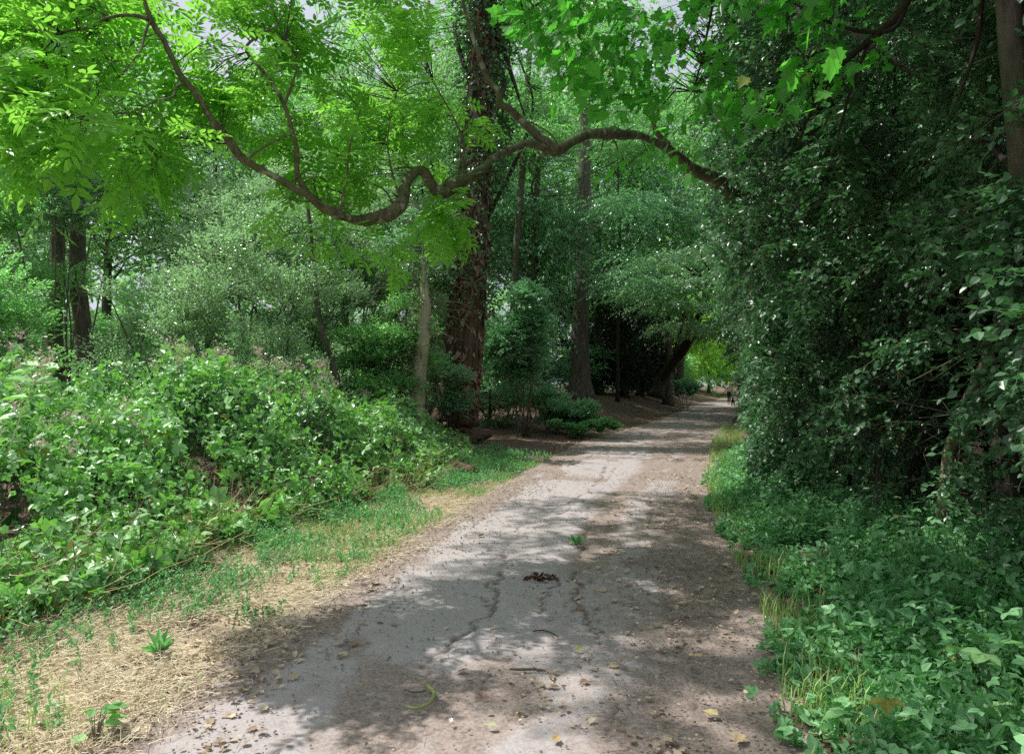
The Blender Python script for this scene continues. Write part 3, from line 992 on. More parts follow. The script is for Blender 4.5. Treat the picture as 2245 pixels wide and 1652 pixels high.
ULAB = ['far left', 'left of the twin trunks', 'behind the left edge thicket', 'just behind the twin trunks', 'deep in the wood behind the twin trunks', 'deep behind the pale shrubs', 'behind the pale hawthorn', 'under the dip of the long limb',
        'left of the broken trunk', 'behind the ivy clad tree', 'behind the lance leaved bush', 'at the back of the ivy clad trunk', 'beyond the furrowed trunk', 'at the back of the dark hollow', 'on the bank before the bright end', 'beyond the left edge of the wood', 'in the wood between the twin trunks', 'deep behind the hawthorns', 'deep behind the sapling', 'farthest left in the wood',
        'in the far wood under the sunlit crown', 'in the far wood under the limb', 'in the far wood behind the ivy clad tree', 'close behind the gap between the twin trunks', 'deep behind the gap beside the twin trunks', 'deep at the left edge behind the hazel', 'deep behind the sapling foot', 'beside the twin trunks at the left edge', 'right beside the foot of the twin trunks']
for (x, y, r, h, key), lab in zip(UND, ULAB):
    bgtree('rounded understory shrub ' + lab, x, y, h, r, key, 'dark', .06, zc=h * .42, rz=h * .56, group='understory shrubs under the far trees', name='understory_shrub')

# sunlit end of the tunnel
for lab, x, y, h, r in [('bright sunlit tree straight ahead at the far end of the path', 21.5, 92, 13, 5.5),
                        ('bright yellow green tree left of the walker far down the path', 17.2, 78, 10, 3.8),
                        ('bright bushy tree closing the gap at the far end, over the walker', 28.5, 112, 11, 4.6),
                        ('bright bushy tree at the far end just left of the walker', 22.5, 104, 9, 4.2),
                        ('bright bushy tree at the far end where the hedge begins', 34, 112, 11, 4.6),
                        ('low sunlit bush like tree on the bank left of the walker', 16.6, 84, 6, 2.6),
                        ('broad sunlit bush like tree on the horizon behind the walker', 35, 126, 7, 4.2),
                        ('broad sunlit bush like tree on the horizon right of the walker', 41.5, 127, 7, 4.2),
                        ('low bright bush like tree left of the path before the sunlit end', 17.6, 92, 5.5, 3.0),
                        ('low bright bush like tree at the foot of the sunlit trees', 21.8, 99, 6, 3.2),
                        ('sunlit tree closing the far end of the path behind the walker', 26.5, 104, 16, 7)]:
    bgtree(lab, x, y, h, r, 'bright', 'grey', .2, zc=h * .42, rz=h * .56)

# dark hollow: yews
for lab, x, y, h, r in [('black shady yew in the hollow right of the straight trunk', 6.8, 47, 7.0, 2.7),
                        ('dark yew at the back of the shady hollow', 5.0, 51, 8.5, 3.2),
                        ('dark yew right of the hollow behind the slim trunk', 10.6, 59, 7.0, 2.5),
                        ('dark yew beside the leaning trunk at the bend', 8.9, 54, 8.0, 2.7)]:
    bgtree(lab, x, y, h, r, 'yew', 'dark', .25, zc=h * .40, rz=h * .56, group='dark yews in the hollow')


def boughs(mb, cs, sx, n, L, ls, tpl=T_OV, droop=.35, tilt=.12, nl=9):
    for c in cs:
        q = c + rng.normal(size=(n, 3)) * np.array([sx, sx * .8, sx * tilt])
        out = norm((q - c) * np.array([1, 1, .3]) + rng.normal(size=q.shape) * .15)
        q[:, 2] -= .25 * np.linalg.norm(q[:, :2] - c[:2], axis=1) ** 1.3 * .5
        sprays(mb, q, out + np.array([0, 0, -.15]), nl, L, ls, tpl, droop, .35, 0, 1, .004, tint=np.full(n, rng.uniform(.2, 1)))


def place_tree(name, label, path, radpx, bark, crown=None, group=None, sides=14, rough=.12, n=30, flare=0., cat='tree', limbs=5):
    """tree whose trunk follows surveyed points (px, py, depth, half width in px)"""
    C = np.array([[*W(a, b, c), r / FPX * c] for (a, b, c), r in zip(path, radpx)])
    S = smooth_path(C, n)
    base = S[0, :3].copy(); base[2] = float(gh(base[0], base[1]))
    t = thing(name, label, cat, base, group)
    mb = MB()
    rr = S[:, 3] * (1 + flare * np.exp(-np.linspace(0, 1, n) * 14))
    tube(mb, S[:, :3], rr, sides, 0, rough, seed=int(path[0][0]))
    return t, base, mb, S


# twin trunks, far left
for lab, pth, rad, cc in [
    ('left one of the twin grey trunks behind the brambles, sunlit along its edge', [(122, 815, 19), (119, 700, 19), (126, 600, 19), (126, 450, 19), (112, 200, 19), (95, -60, 19)], [19, 16, 14, 13, 11, 8], (-13.2, 21.6, 12.2)),
    ('dark grey trunk leaning slightly left, right one of the twin trunks behind the brambles', [(190, 840, 18.5), (183, 720, 18.5), (171, 620, 18.5), (172, 470, 18.5), (184, 220, 18.5), (190, -60, 18.5)], [20, 18, 17, 15, 12, 8], (-12.2, 20.4, 13.0))]:
    t, b, mb, S = place_tree('woodland_tree', lab, [(*pth[0][:2], pth[0][2])] + pth[1:], rad, 'grey')
    low = S[0, :3] - np.array([0, 0, S[0, 2] - b[2] + .1])
    tube(mb, smooth_path([low, S[0, :3]], 4), S[0, 3] * 1.12, 14)
    data, lc = CROWN['green']
    rg = np.random.default_rng(int(pth[0][0]))
    limbs_to(mb, S[:, :3], lc * np.array([3, 3, 3.6]) + np.array(cc), 9, S[0, 3], rg)
    mb.build('trunk', BM['grey'], t, b, True)
    o = bpy.data.objects.new('crown', data); COL.objects.link(o); o.parent = t
    o.location = np.array(cc) - b; o.scale = (3, 3, 3.9); o.rotation_euler = (0, 0, rg.uniform(0, 6))

# straight furrowed trunk beyond the bend
t, b, mb, S = place_tree('tall_tree', 'tall straight tree with a bare furrowed trunk standing beside the dark hollow',
                         [(1273, 876, 36), (1272, 800, 36), (1273, 700, 36), (1278, 560, 36), (1281, 420, 36), (1283, 250, 36), (1285, 60, 36), (1287, -160, 36)], [23, 20, 17.5, 15, 14, 12, 10, 7], 'pine', flare=.5, n=40)
data, lc = CROWN['green']
cc = np.array([3.6, 36.5, 22.0])
limbs_to(mb, S[:, :3], lc * np.array([4, 4, 5]) + cc, 10, .3, np.random.default_rng(5))
mb.build('trunk', BM['pine'], t, b, True)
o = bpy.data.objects.new('crown', data); COL.objects.link(o); o.parent = t
o.location = cc - b; o.scale = (3.4, 3.4, 5.0)

# leaning dark trunk at the bend, pale lit crown hanging over the path
t, b, mb, S = place_tree('leaning_tree', 'dark trunk leaning right at the bend, its pale foliage hanging over the path',
                         [(1438, 869, 41), (1452, 830, 41), (1474, 795, 40), (1500, 760, 39), (1530, 700, 37.5), (1560, 600, 36)], [15, 12, 11.5, 12, 9, 5], 'dark', n=24, flare=.3)
cs = np.array([W(a, b_, c) for a, b_, c in [(1455, 560, 36), (1530, 545, 36), (1590, 560, 37), (1440, 620, 35), (1500, 610, 34.5), (1560, 610, 35), (1600, 640, 36), (1470, 660, 34), (1540, 665, 34.5), (1585, 700, 36),
                                              (1500, 705, 35), (1430, 585, 38), (1555, 725, 37), (1510, 575, 39), (1600, 600, 39), (1410, 640, 37)]])
limbs_to(mb, S[:, :3], cs, 12, .2, np.random.default_rng(6))
mb.build('trunk', BM['dark'], t, b, True)
mb = MB()
boughs(mb, cs, .75, 120, .55, .15, T_OV, .45)
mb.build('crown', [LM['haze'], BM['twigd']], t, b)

rg2 = np.random.default_rng(44)
for lab, pth, rad, key, cells, Yc, nb in [
    ('tree with tiers of bluish foliage in front of the straight furrowed trunk', [(1172, 900, 32), (1170, 700, 32), (1178, 450, 32), (1185, 200, 32)], [7, 6, 5, 3], 'teal', (1085, 1400, 385, 640), 32, 22),
    ('tall green tree with airy tiers high between the ivy clad tree and the lobed leaves', [(1120, 900, 30), (1130, 600, 30), (1150, 300, 30), (1170, -40, 30)], [9, 8, 7, 4], 'green', (1090, 1560, -20, 380), 30, 34),
    ('tree with airy tiers of leaves left of the top of the ivy clad trunk', [(905, 900, 27), (910, 600, 27), (930, 300, 27), (940, 0, 27)], [9, 8, 7, 4], 'green', (780, 1010, -20, 420), 26, 16)]:
    t, b, mb, S = place_tree('woodland_tree', lab, pth, rad, 'grey', n=24, sides=10)
    pts_ = [(rg2.uniform(cells[0], cells[1]), rg2.uniform(cells[2], cells[3]), Yc + rg2.normal() * 1.4) for _ in range(nb * 2)]
    pts_ = [p_ for p_ in pts_ if not (abs(p_[0] - 1279) < 78 and p_[1] > 230)][:nb]
    cs = np.array([W(*p_) for p_ in pts_])
    limbs_to(mb, S[:, :3], cs, nb, .055, rg2, -.5)
    mb.build('trunk', BM['grey'], t, b, True)
    mb = MB()
    boughs(mb, cs, .85, 85, .5, .12, T_OV, .4)
    mb.build('crown', [LM['teal' if key == 'teal' else 'back'], BM['twigd']], t, b)

t, b, mb, S = place_tree('slender_tree', 'slim grey trunk standing just behind the leaning dark trunk', [(1488, 862, 50), (1490, 800, 50), (1492, 740, 50), (1500, 640, 50)], [10, 9, 8, 6], 'grey', n=14)
data, lc = CROWN['green']
mb.build('trunk', BM['grey'], t, b, True)
o = bpy.data.objects.new('crown', data); COL.objects.link(o); o.parent = t
o.location = W(1490, 560, 51) - b; o.scale = (3.4, 3.4, 3.6)

# thin sapling left of centre
t, b, mb, S = place_tree('sapling', 'thin leaning sapling behind the brambles left of the broken trunk', [(742, 840, 15), (722, 775, 15), (702, 705, 15), (690, 620, 15), (680, 500, 15), (660, 330, 15)], [6, 6, 6, 5, 4, 2], 'grey', n=18, sides=8)
mb.build('trunk', BM['grey'], t, b, True)
p, out, lc, lr = lobes(W(675, 430, 15), (1.1, 1.0, 1.6), 14, 420, .4, .7, .2, 81)
mb = MB()
sprays(mb, p, out, 9, .4, .06, T_OV, .2, .5, 0, 1, .004)
mb.build('crown', [LM['haze'], BM['twig']], t, b)

# ivy clad tree in the centre
pth = [(1000, 925, 19.5), (1010, 850, 19.5), (1022, 740, 19.5), (1034, 600, 19.6), (1044, 480, 19.7), (1052, 330, 19.8), (1060, 150, 20), (1064, -10, 20), (1068, -200, 20)]
t, b, mb, S = place_tree('ivy_clad_tree', 'big old tree in the centre with a shaggy reddish trunk wrapped in dead ivy stems', pth, [40, 36, 33, 29, 25, 25, 26, 22, 15], 'red', n=60, sides=20, rough=.22, flare=.35)
low = S[0, :3] + np.array([.25, -.1, -.1]); low[2] = b[2] - .1
tube(mb, smooth_path([low, S[0, :3]], 5), [.75, .62, .55, .5, .47], 18, 0, .3)
# second stem, partly hidden
S2 = smooth_path(np.array([[*W(a, b_, c), r / FPX * c] for a, b_, c, r in [(975, 900, 20, 14), (985, 760, 20, 13), (1000, 600, 20, 12), (1010, 430, 20.2, 11), (1022, 300, 20.2, 12), (1035, 200, 20.2, 11), (1045, 120, 20, 10)]]), 30)
tube(mb, S2[:, :3], S2[:, 3], 10, 0, .15)
mb.build('trunk', BM['red'], t, b, True)
mb = MB()
rg = np.random.default_rng(9)
for k in range(46):                                             # ivy stems that wind up the bark
    z0 = rg.uniform(0, .75); z1 = min(z0 + rg.uniform(.12, .4), 1)
    idx = np.linspace(z0, z1, 16) * (len(S) - 1)
    ii = idx.astype(int)
    ang = rg.uniform(0, 6.28) + np.cumsum(rg.normal(size=16) * .22)
    rr = S[ii, 3] * rg.uniform(1.0, 1.14)
    q = S[ii, :3] + np.stack([np.cos(ang) * rr, np.sin(ang) * rr, rg.normal(size=16) * .03], -1)
    tube(mb, smooth_path(q, 26), rg.uniform(.012, .04), 5, 0, .2)
mb.build('ivy_stem', BM['red'], t, b, True)
mb = MB()                                                       # peeling shreds and hanging tendrils
m_ = 3600
zz = rg.uniform(.02, .97, m_) * (len(S) - 1); ii = zz.astype(int)
ang = rg.uniform(0, 6.28, m_)
od = np.stack([np.cos(ang), np.sin(ang), np.zeros(m_)], -1)
q = S[ii, :3] + od * (S[ii, 3] * rg.uniform(.98, 1.1, m_))[:, None]
leaves(mb, T_SLIM, q, od * .35 + np.stack([rg.normal(size=m_) * .4, rg.normal(size=m_) * .4, -np.ones(m_) * rg.uniform(.6, 2.5, m_)], -1), od + rg.normal(size=(m_, 3)) * .6, .05 + .3 * rg.random(m_) ** 2, 0, rg.random(m_))
mb.build('shreds', plain('ivy_shred', (.07, .038, .026), .75, .3, (.50, .33, .24)), t, b)
mb = MB()
m_ = 2600
zz = np.r_[rg.uniform(.3, .52, 600), rg.uniform(.55, 1, 2000)] * (len(S) - 1); ii = zz.astype(int)
ang = rg.uniform(0, 6.28, m_)
od = np.stack([np.cos(ang), np.sin(ang), np.zeros(m_)], -1)
q = S[ii, :3] + od * (S[ii, 3] * rg.uniform(1.0, 1.9, m_) * np.where(fbm(S[ii, :3] + od, 1.4, 5) > .5, 1.2, .6))[:, None]
k = np.linalg.norm(q - S[ii, :3], axis=1) > S[ii, 3] * .95
sprays(mb, q[k], od[k] + rg.normal(size=(k.sum(), 3)) * .5 + np.array([0, 0, -.3]), 7, .45, .09, T_WIDE, .3, .5, 0, 1, .004)
mb.build('ivy', [LM['ivy'], BM['twig']], t, b)
p, out, lc, lr = lobes((-.6, 20.2, 10.2), (3.6, 3.0, 4.2), 40, 2600, .3, .7, .3, 91)
mb = MB()
for k in range(12):
    s = S[int(rg.integers(26, 58)), :3]; tg = lc[int(rg.integers(len(lc)))]
    tube(mb, smooth_path([s, (s + tg) / 2 + rg.normal(size=3) * .4 + np.array([0, 0, .3]), tg], 14), np.linspace(rg.uniform(.06, .13), .02, 14), 7, 0, .15)
mb.build('limb', BM['dark'], t, b, True)
mb = MB()
k = ~((p[:, 1] < 20.3) & (np.abs(p[:, 0] + .75) < .75)) & (fbm(p, .8, 93) > .42)
sprays(mb, p[k], out[k] + np.array([0, 0, -.1]), 8, .5, .085, T_OV, .3, .5, 0, 1, .005)
mb.build('crown', [LM['back'], BM['twigd']], t, b)

# pale broken trunk
pth = [(914, 890, 16.5), (918, 840, 16.5), (926, 760, 16.5), (932, 680, 16.5), (931, 640, 16.5), (928, 580, 16.5), (934, 500, 16.6), (938, 440, 16.6)]
t, b, mb, S = place_tree('broken_tree', 'pale bare broken trunk sunlit on one side beside the ivy clad tree', pth, [16, 15, 14.5, 14, 10, 6, 5, 2.5], 'pale', n=40, sides=14, rough=.1, flare=.15)
low = S[0, :3].copy(); low[2] = b[2] - .1
tube(mb, smooth_path([low, S[0, :3]], 4), S[0, 3] * 1.1, 14)
mb.build('trunk', BM['pale'], t, b, True)
mb = MB()
for k in range(150):
    s = S[int(rg.integers(6, 39)), :3]
    d = norm(np.array([rg.normal() * 1.0 - .5, rg.normal() * .7 - .2, rg.normal() * .4 + .1]))
    L = rg.uniform(.3, 1.9)
    e1 = s + d * L * .5 + rg.normal(size=3) * .12; e2 = s + d * L + np.array([0, 0, -.35 * L * rg.random()]) + rg.normal(size=3) * .15
    tube(mb, smooth_path([s, e1, e2], 9), np.linspace(rg.uniform(.005, .014), .003, 9), 4)
mb.build('dead_twigs', BM['twig'], t, b)
mb = MB()
p, out, lc, lr = lobes(W(925, 540, 16.5), (.85, .7, 1.0), 14, 200, .4, .7, .1, 95)
sprays(mb, p, out, 8, .35, .075, T_WIDE, .3, .5, 0, 1, .004)
mb.build('ivy', [LM['teal'], BM['twig']], t, b)

# ------------------------------------------------------------------ thicket of shrubs, left and centre
SH = 'shrubs of the left thicket'
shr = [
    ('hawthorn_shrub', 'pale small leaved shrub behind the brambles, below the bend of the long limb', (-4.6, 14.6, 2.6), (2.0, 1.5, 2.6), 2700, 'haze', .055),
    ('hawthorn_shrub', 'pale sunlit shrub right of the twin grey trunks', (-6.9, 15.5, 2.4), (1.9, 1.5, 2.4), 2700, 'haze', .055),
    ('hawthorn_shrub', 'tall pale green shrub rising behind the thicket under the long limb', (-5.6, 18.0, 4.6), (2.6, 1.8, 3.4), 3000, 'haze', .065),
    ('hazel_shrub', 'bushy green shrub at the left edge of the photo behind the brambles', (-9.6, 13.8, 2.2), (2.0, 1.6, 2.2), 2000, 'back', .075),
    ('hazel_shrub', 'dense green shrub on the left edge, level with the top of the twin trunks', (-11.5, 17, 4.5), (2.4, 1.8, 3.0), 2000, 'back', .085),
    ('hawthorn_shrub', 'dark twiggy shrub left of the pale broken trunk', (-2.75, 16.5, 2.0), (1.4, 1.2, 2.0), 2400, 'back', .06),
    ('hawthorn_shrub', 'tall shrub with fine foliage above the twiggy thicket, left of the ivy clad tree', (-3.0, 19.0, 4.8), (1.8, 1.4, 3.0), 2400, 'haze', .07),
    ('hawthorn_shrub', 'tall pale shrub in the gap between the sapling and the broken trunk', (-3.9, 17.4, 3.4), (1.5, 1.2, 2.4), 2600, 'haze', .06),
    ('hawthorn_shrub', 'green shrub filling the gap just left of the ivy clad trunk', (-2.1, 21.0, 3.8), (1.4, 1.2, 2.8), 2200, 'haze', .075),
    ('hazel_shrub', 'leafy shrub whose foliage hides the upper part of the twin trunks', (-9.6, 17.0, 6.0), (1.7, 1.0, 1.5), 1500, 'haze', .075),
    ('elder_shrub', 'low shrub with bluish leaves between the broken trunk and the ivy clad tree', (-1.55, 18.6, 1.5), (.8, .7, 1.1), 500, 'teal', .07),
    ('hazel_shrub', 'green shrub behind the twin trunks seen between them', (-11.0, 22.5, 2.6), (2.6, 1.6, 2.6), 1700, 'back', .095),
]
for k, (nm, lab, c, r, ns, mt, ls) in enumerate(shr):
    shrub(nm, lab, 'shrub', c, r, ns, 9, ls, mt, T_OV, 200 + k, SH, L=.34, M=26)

shrub('laurel_bush', 'tall bush with drooping lance leaves right of the ivy clad tree', 'bush', W(1145, 735, 23), (1.3, 1.1, 1.9), 1700, 10, .125, 'teal', T_SLIM, 231, None, L=.45, M=24, droop=.4, base=np.array([.5, 23, float(gh(.5, 23))]), stems=8)
shrub('bush', 'low rounded bush at the edge of the path in front of the straight trunk', 'bush', (1.45, 24.2, .7), (1.7, 1.2, .85), 1700, 9, .075, 'teal', T_OV, 232, None, L=.32, M=22, up=1.0)
shrub('bush', 'low leafy patch of greenery where the bush meets the brown leaf litter', 'bush', (2.0, 22.8, .25), (1.5, 1.0, .30), 800, 8, .07, 'weed', T_OV, 233, None, L=.25, M=14, up=1.0, stems=4)
shrub('bush', 'small green clump on the bank beside the leaning trunk', 'bush', (10.3, 46, 1.3), (1.1, .8, .6), 300, 8, .12, 'teal', T_OV, 234, None, L=.4, M=12, up=1.0, stems=4)
shrub('shrub', 'shrub with dark leaves just behind the lance leaved bush', 'shrub', (.1, 27, 2.6), (1.3, 1.3, 2.4), 1000, 9, .09, 'teal', T_OV, 235, None, L=.4, M=22)
shrub('shrub', 'bright green shrub on the left bank near the walker', 'shrub', (14.9, 70, 2.2), (2.0, 2.4, 2.2), 700, 9, .17, 'bright', T_OV, 236, None, L=.6, M=18)
shrub('shrub', 'shady shrub on the bank between the slim trunk and the walker', 'shrub', (13.0, 60, 2.6), (1.7, 2.2, 2.4), 800, 9, .16, 'back', T_OV, 237, None, L=.6, M=18)

# ------------------------------------------------------------------ the long limbed ash that arches over the path from the hedge
A_ = [(1760, 560, 11.6, 26), (1690, 490, 11.2, 25), (1625, 430, 10.8, 24), (1572, 398, 10.2, 19), (1512, 362, 9.7, 16), (1455, 318, 9.3, 12), (1400, 300, 9.0, 12), (1345, 288, 8.7, 15), (1300, 290, 8.5, 13), (1255, 312, 8.25, 13), (1228, 328, 8.15, 16),
      (1200, 325, 8.05, 13), (1160, 312, 7.9, 9), (1125, 325, 7.8, 9), (1090, 340, 7.65, 10), (1055, 368, 7.5, 13), (1010, 396, 7.3, 16), (975, 420, 7.2, 18), (956, 416, 7.15, 16), (942, 392, 7.1, 14), (926, 372, 7.05, 13), (908, 378, 7.0, 14),
      (895, 408, 6.9, 15), (880, 443, 6.8, 17), (845, 470, 6.7, 16), (800, 482, 6.6, 15), (745, 469, 6.4, 13), (690, 438, 6.2, 12), (620, 397, 6.0, 11), (540, 355, 5.8, 10.5), (500, 310, 5.7, 10), (455, 243, 5.5, 9),
      (410, 180, 5.4, 8.5), (365, 110, 5.3, 7.5), (325, 40, 5.2, 6.5), (305, -40, 5.1, 5), (295, -120, 5.1, 3)]
C = np.array([[*W(a, b_, c), r / FPX * c] for a, b_, c, r in A_])
S = smooth_path(C, 190)
base = np.array([4.6, 11.8, float(gh(4.6, 11.8))])
t = thing('ash_tree', 'ash tree whose long twisting mossy limb reaches across the path to the upper left', 'tree', base)
mb = MB()
tube(mb, smooth_path([base - np.array([0, 0, .1]), base + np.array([.05, 0, 1.2]), C[0, :3] + np.array([.1, .1, -.4]), C[0, :3], C[0, :3] + np.array([.15, .1, 1.2]), C[0, :3] + np.array([.5, .1, 4.5])], 30), np.r_[np.linspace(.3, .19, 15), np.linspace(.19, .06, 15)], 12, 0, .15)
mb.build('trunk', BM['ash'], t, base, True)
mb = MB()
tube(mb, S[:, :3] + (np.stack([fbm(S[:, :3], 3.1, 5), fbm(S[:, :3], 3.1, 6), fbm(S[:, :3], 3.1, 7)], -1) - .5) * .10, S[:, 3] * (.60 + .42 * fbm(S[:, :3], 4.2, 9)), 14, 0, .30, seed=3)
SUB = [([(1222, 330, 8.1, 13), (1190, 308, 8.05, 11), (1165, 285, 8.0, 10), (1120, 242, 7.9, 8.5), (1097, 228, 7.85, 9), (1092, 200, 7.8, 7), (1068, 172, 7.8, 6), (1050, 120, 7.7, 5), (1030, 60, 7.7, 4), (1010, -10, 7.6, 3)], 50),
       ([(672, 424, 6.15, 7), (652, 380, 6.1, 6), (650, 330, 6.0, 5.5), (640, 285, 5.95, 5), (625, 235, 5.9, 4.5), (590, 172, 5.8, 4), (540, 112, 5.7, 3.5), (565, 80, 5.7, 2.5), (610, 55, 5.7, 2)], 40),
       ([(622, 235, 5.9, 3.5), (645, 170, 5.85, 2.5), (650, 140, 5.8, 2), (625, 90, 5.8, 1.5)], 18),
       ([(408, 182, 5.4, 4), (388, 190, 5.3, 3.5), (378, 213, 5.25, 3), (340, 222, 5.2, 2.2), (290, 245, 5.1, 1.6), (210, 255, 5.0, 1.2)], 24),
       ([(325, 42, 5.2, 5), (285, 33, 5.1, 4), (235, 40, 5.0, 3.5), (190, 62, 4.9, 2.5), (130, 70, 4.8, 1.6)], 20),
       ([(328, 48, 5.2, 3), (318, 75, 5.15, 2.8), (308, 110, 5.1, 2.4), (285, 140, 5.0, 2), (262, 170, 4.95, 1.5)], 18),
       ([(1465, 318, 9.3, 7), (1440, 290, 9.2, 6), (1425, 250, 9.1, 4), (1395, 200, 9, 3)], 16),
       ([(1020, 390, 7.35, 4), (1015, 350, 7.3, 3), (1017, 310, 7.3, 2.4), (990, 250, 7.2, 2), (950, 180, 7.1, 1.5)], 20),
       ([(540, 352, 5.8, 3), (575, 325, 5.75, 2.2), (640, 290, 5.7, 1.6)], 12),
       ([(745, 465, 6.4, 3), (760, 400, 6.4, 2.4), (765, 330, 6.35, 2), (790, 240, 6.3, 1.5)], 16),
       ([(880, 440, 6.8, 3), (860, 380, 6.8, 2.3), (850, 300, 6.7, 2), (870, 200, 6.7, 1.4)], 16),
       ([(910, 372, 7.0, 3), (890, 366, 6.9, 2.4), (865, 370, 6.8, 1.5)], 10)]
for k in range(46):                                             # broken stubs and small side twigs
    i_ = int(rng.integers(20, 180)); s0 = S[i_, :3]
    dv = norm(rng.normal(size=3) + np.array([0, 0, .3])); L_ = rng.uniform(.08, .55) if k % 3 else rng.uniform(.04, .10)
    r_ = S[i_, 3] * (rng.uniform(.10, .2) if k % 3 else .35)
    tube(mb, smooth_path([s0, s0 + dv * L_ * .5 + rng.normal(size=3) * .05 * L_, s0 + dv * L_ + rng.normal(size=3) * .2 * L_], 7), np.linspace(r_, r_ * .5, 7), 5, 0, .2)
skel = [S[60:, :]]
for pts, n_ in SUB:
    s_ = smooth_path(np.array([[*W(a, b_, c), r / FPX * c] for a, b_, c, r in pts]), n_)
    tube(mb, s_[:, :3], s_[:, 3], 8, 0, .15)
    skel.append(s_)
mb.build('limb', BM['ash'], t, base, True)
SK = np.concatenate([s_[:, :3] for s_ in skel])
mb = MB()
# foliage: ash fronds on twigs that leave the limbs
px = rng.uniform(20, 1090, 1900); py = rng.uniform(-60, 470, 1900)
bot = np.interp(px, [0, 60, 200, 300, 400, 450, 540, 620, 740, 800, 870, 930, 1000, 1090], [190, 330, 420, 400, 330, 250, 345, 385, 455, 460, 400, 350, 380, 310])
rightcut = np.interp(py, [0, 250, 500], [935, 985, 1060])
dp = np.interp(px, [0, 300, 600, 900, 1100], [4.6, 5.0, 5.9, 6.8, 7.4]) + .38 + rng.normal(size=len(px)) * .36
k = (py < bot) & (px < rightcut) & (fbm(np.stack([px, py], -1), .011, 151) > .46 + .08 * sstep(300, 0, py) * sstep(500, 900, px))
P = np.stack([(px - CX) / FPX * dp, dp, EYE - (py - HY) / FPX * dp], -1)[k]
ni = np.array([np.argmin(((SK - q) ** 2).sum(1)) for q in P])
near = SK[ni]
dist = np.linalg.norm(P - near, axis=1)
lim = S[60:, :3]
lu, lv = CX + lim[:, 0] / lim[:, 1] * FPX, HY - (lim[:, 2] - EYE) / lim[:, 1] * FPX
pu, pv = CX + P[:, 0] / P[:, 1] * FPX, HY - (P[:, 2] - EYE) / P[:, 1] * FPX
jj = np.array([np.argmin((lu - a_) ** 2 + (lv - b_) ** 2) for a_, b_ in zip(pu, pv)])
clear = (np.hypot(lu[jj] - pu, lv[jj] - pv) > 75) | (P[:, 1] > lim[jj, 1] + .12)
sel = (dist < 1.25) & clear
P, near, dist = P[sel], near[sel], dist[sel]
d = norm(P - near) + np.array([-.15, -.2, .05]) + rng.normal(size=P.shape) * .3
sprays(mb, P, d, 3, .19, .245, T_ASH, .25, .38, 0, 1, .0025, spread=.9)
tw = rng.random(len(P)) < .30
prisms(mb, near[tw], P[tw], .0045, .002, 1, .2, (near[tw] + P[tw]) / 2 + np.array([0, 0, .04]))
# hanging fronds under the limb
for (hx0, hy0, hd, m_, sx, sy) in [(985, 455, 7.15, 26, 26, 22), (850, 520, 6.75, 11, 60, 25), (640, 465, 6.3, 6, 60, 25), (740, 505, 6.5, 4, 40, 18), (180, 250, 4.7, 26, 70, 60), (110, 260, 4.4, 16, 50, 30), (1040, 250, 7.6, 14, 40, 60)]:
    q = np.array([W(hx0 + rng.normal() * sx, hy0 + rng.normal() * sy, hd + rng.normal() * .2) for _ in range(m_)])
    sprays(mb, q, np.array([-.2, -.3, -.25]) + rng.normal(size=q.shape) * .5, 3, .18, .26, T_ASH, .4, .35, 0, 1, .0025)
mb.build('crown', [LM['ash'], BM['twigd']], t, base)
# unseen canopy added to the ash above the frame, shaped to dapple the path
p, out, lc, lr = lobes((-3.0, 7.6, 8.6), (2.7, 6.0, 1.3), 46, 1700, .45, .6, .1, 161)
k = fbm(p, 1.3, 165) > .47
mb = MB()
sprays(mb, p[k], out[k], 5, .35, .24, T_ASHL, .2, .45, 0, 1, .006)
for q in lc[::3]:
    s = C[0, :3] + np.array([.4, .1, 3.6])
    tube(mb, smooth_path([s, (s + q) / 2 + np.array([0, 0, .6]), q], 14), np.linspace(.06, .012, 14), 6, 1)
mb.build('shade_canopy', [LM['ash'], BM['ash']], t, base)

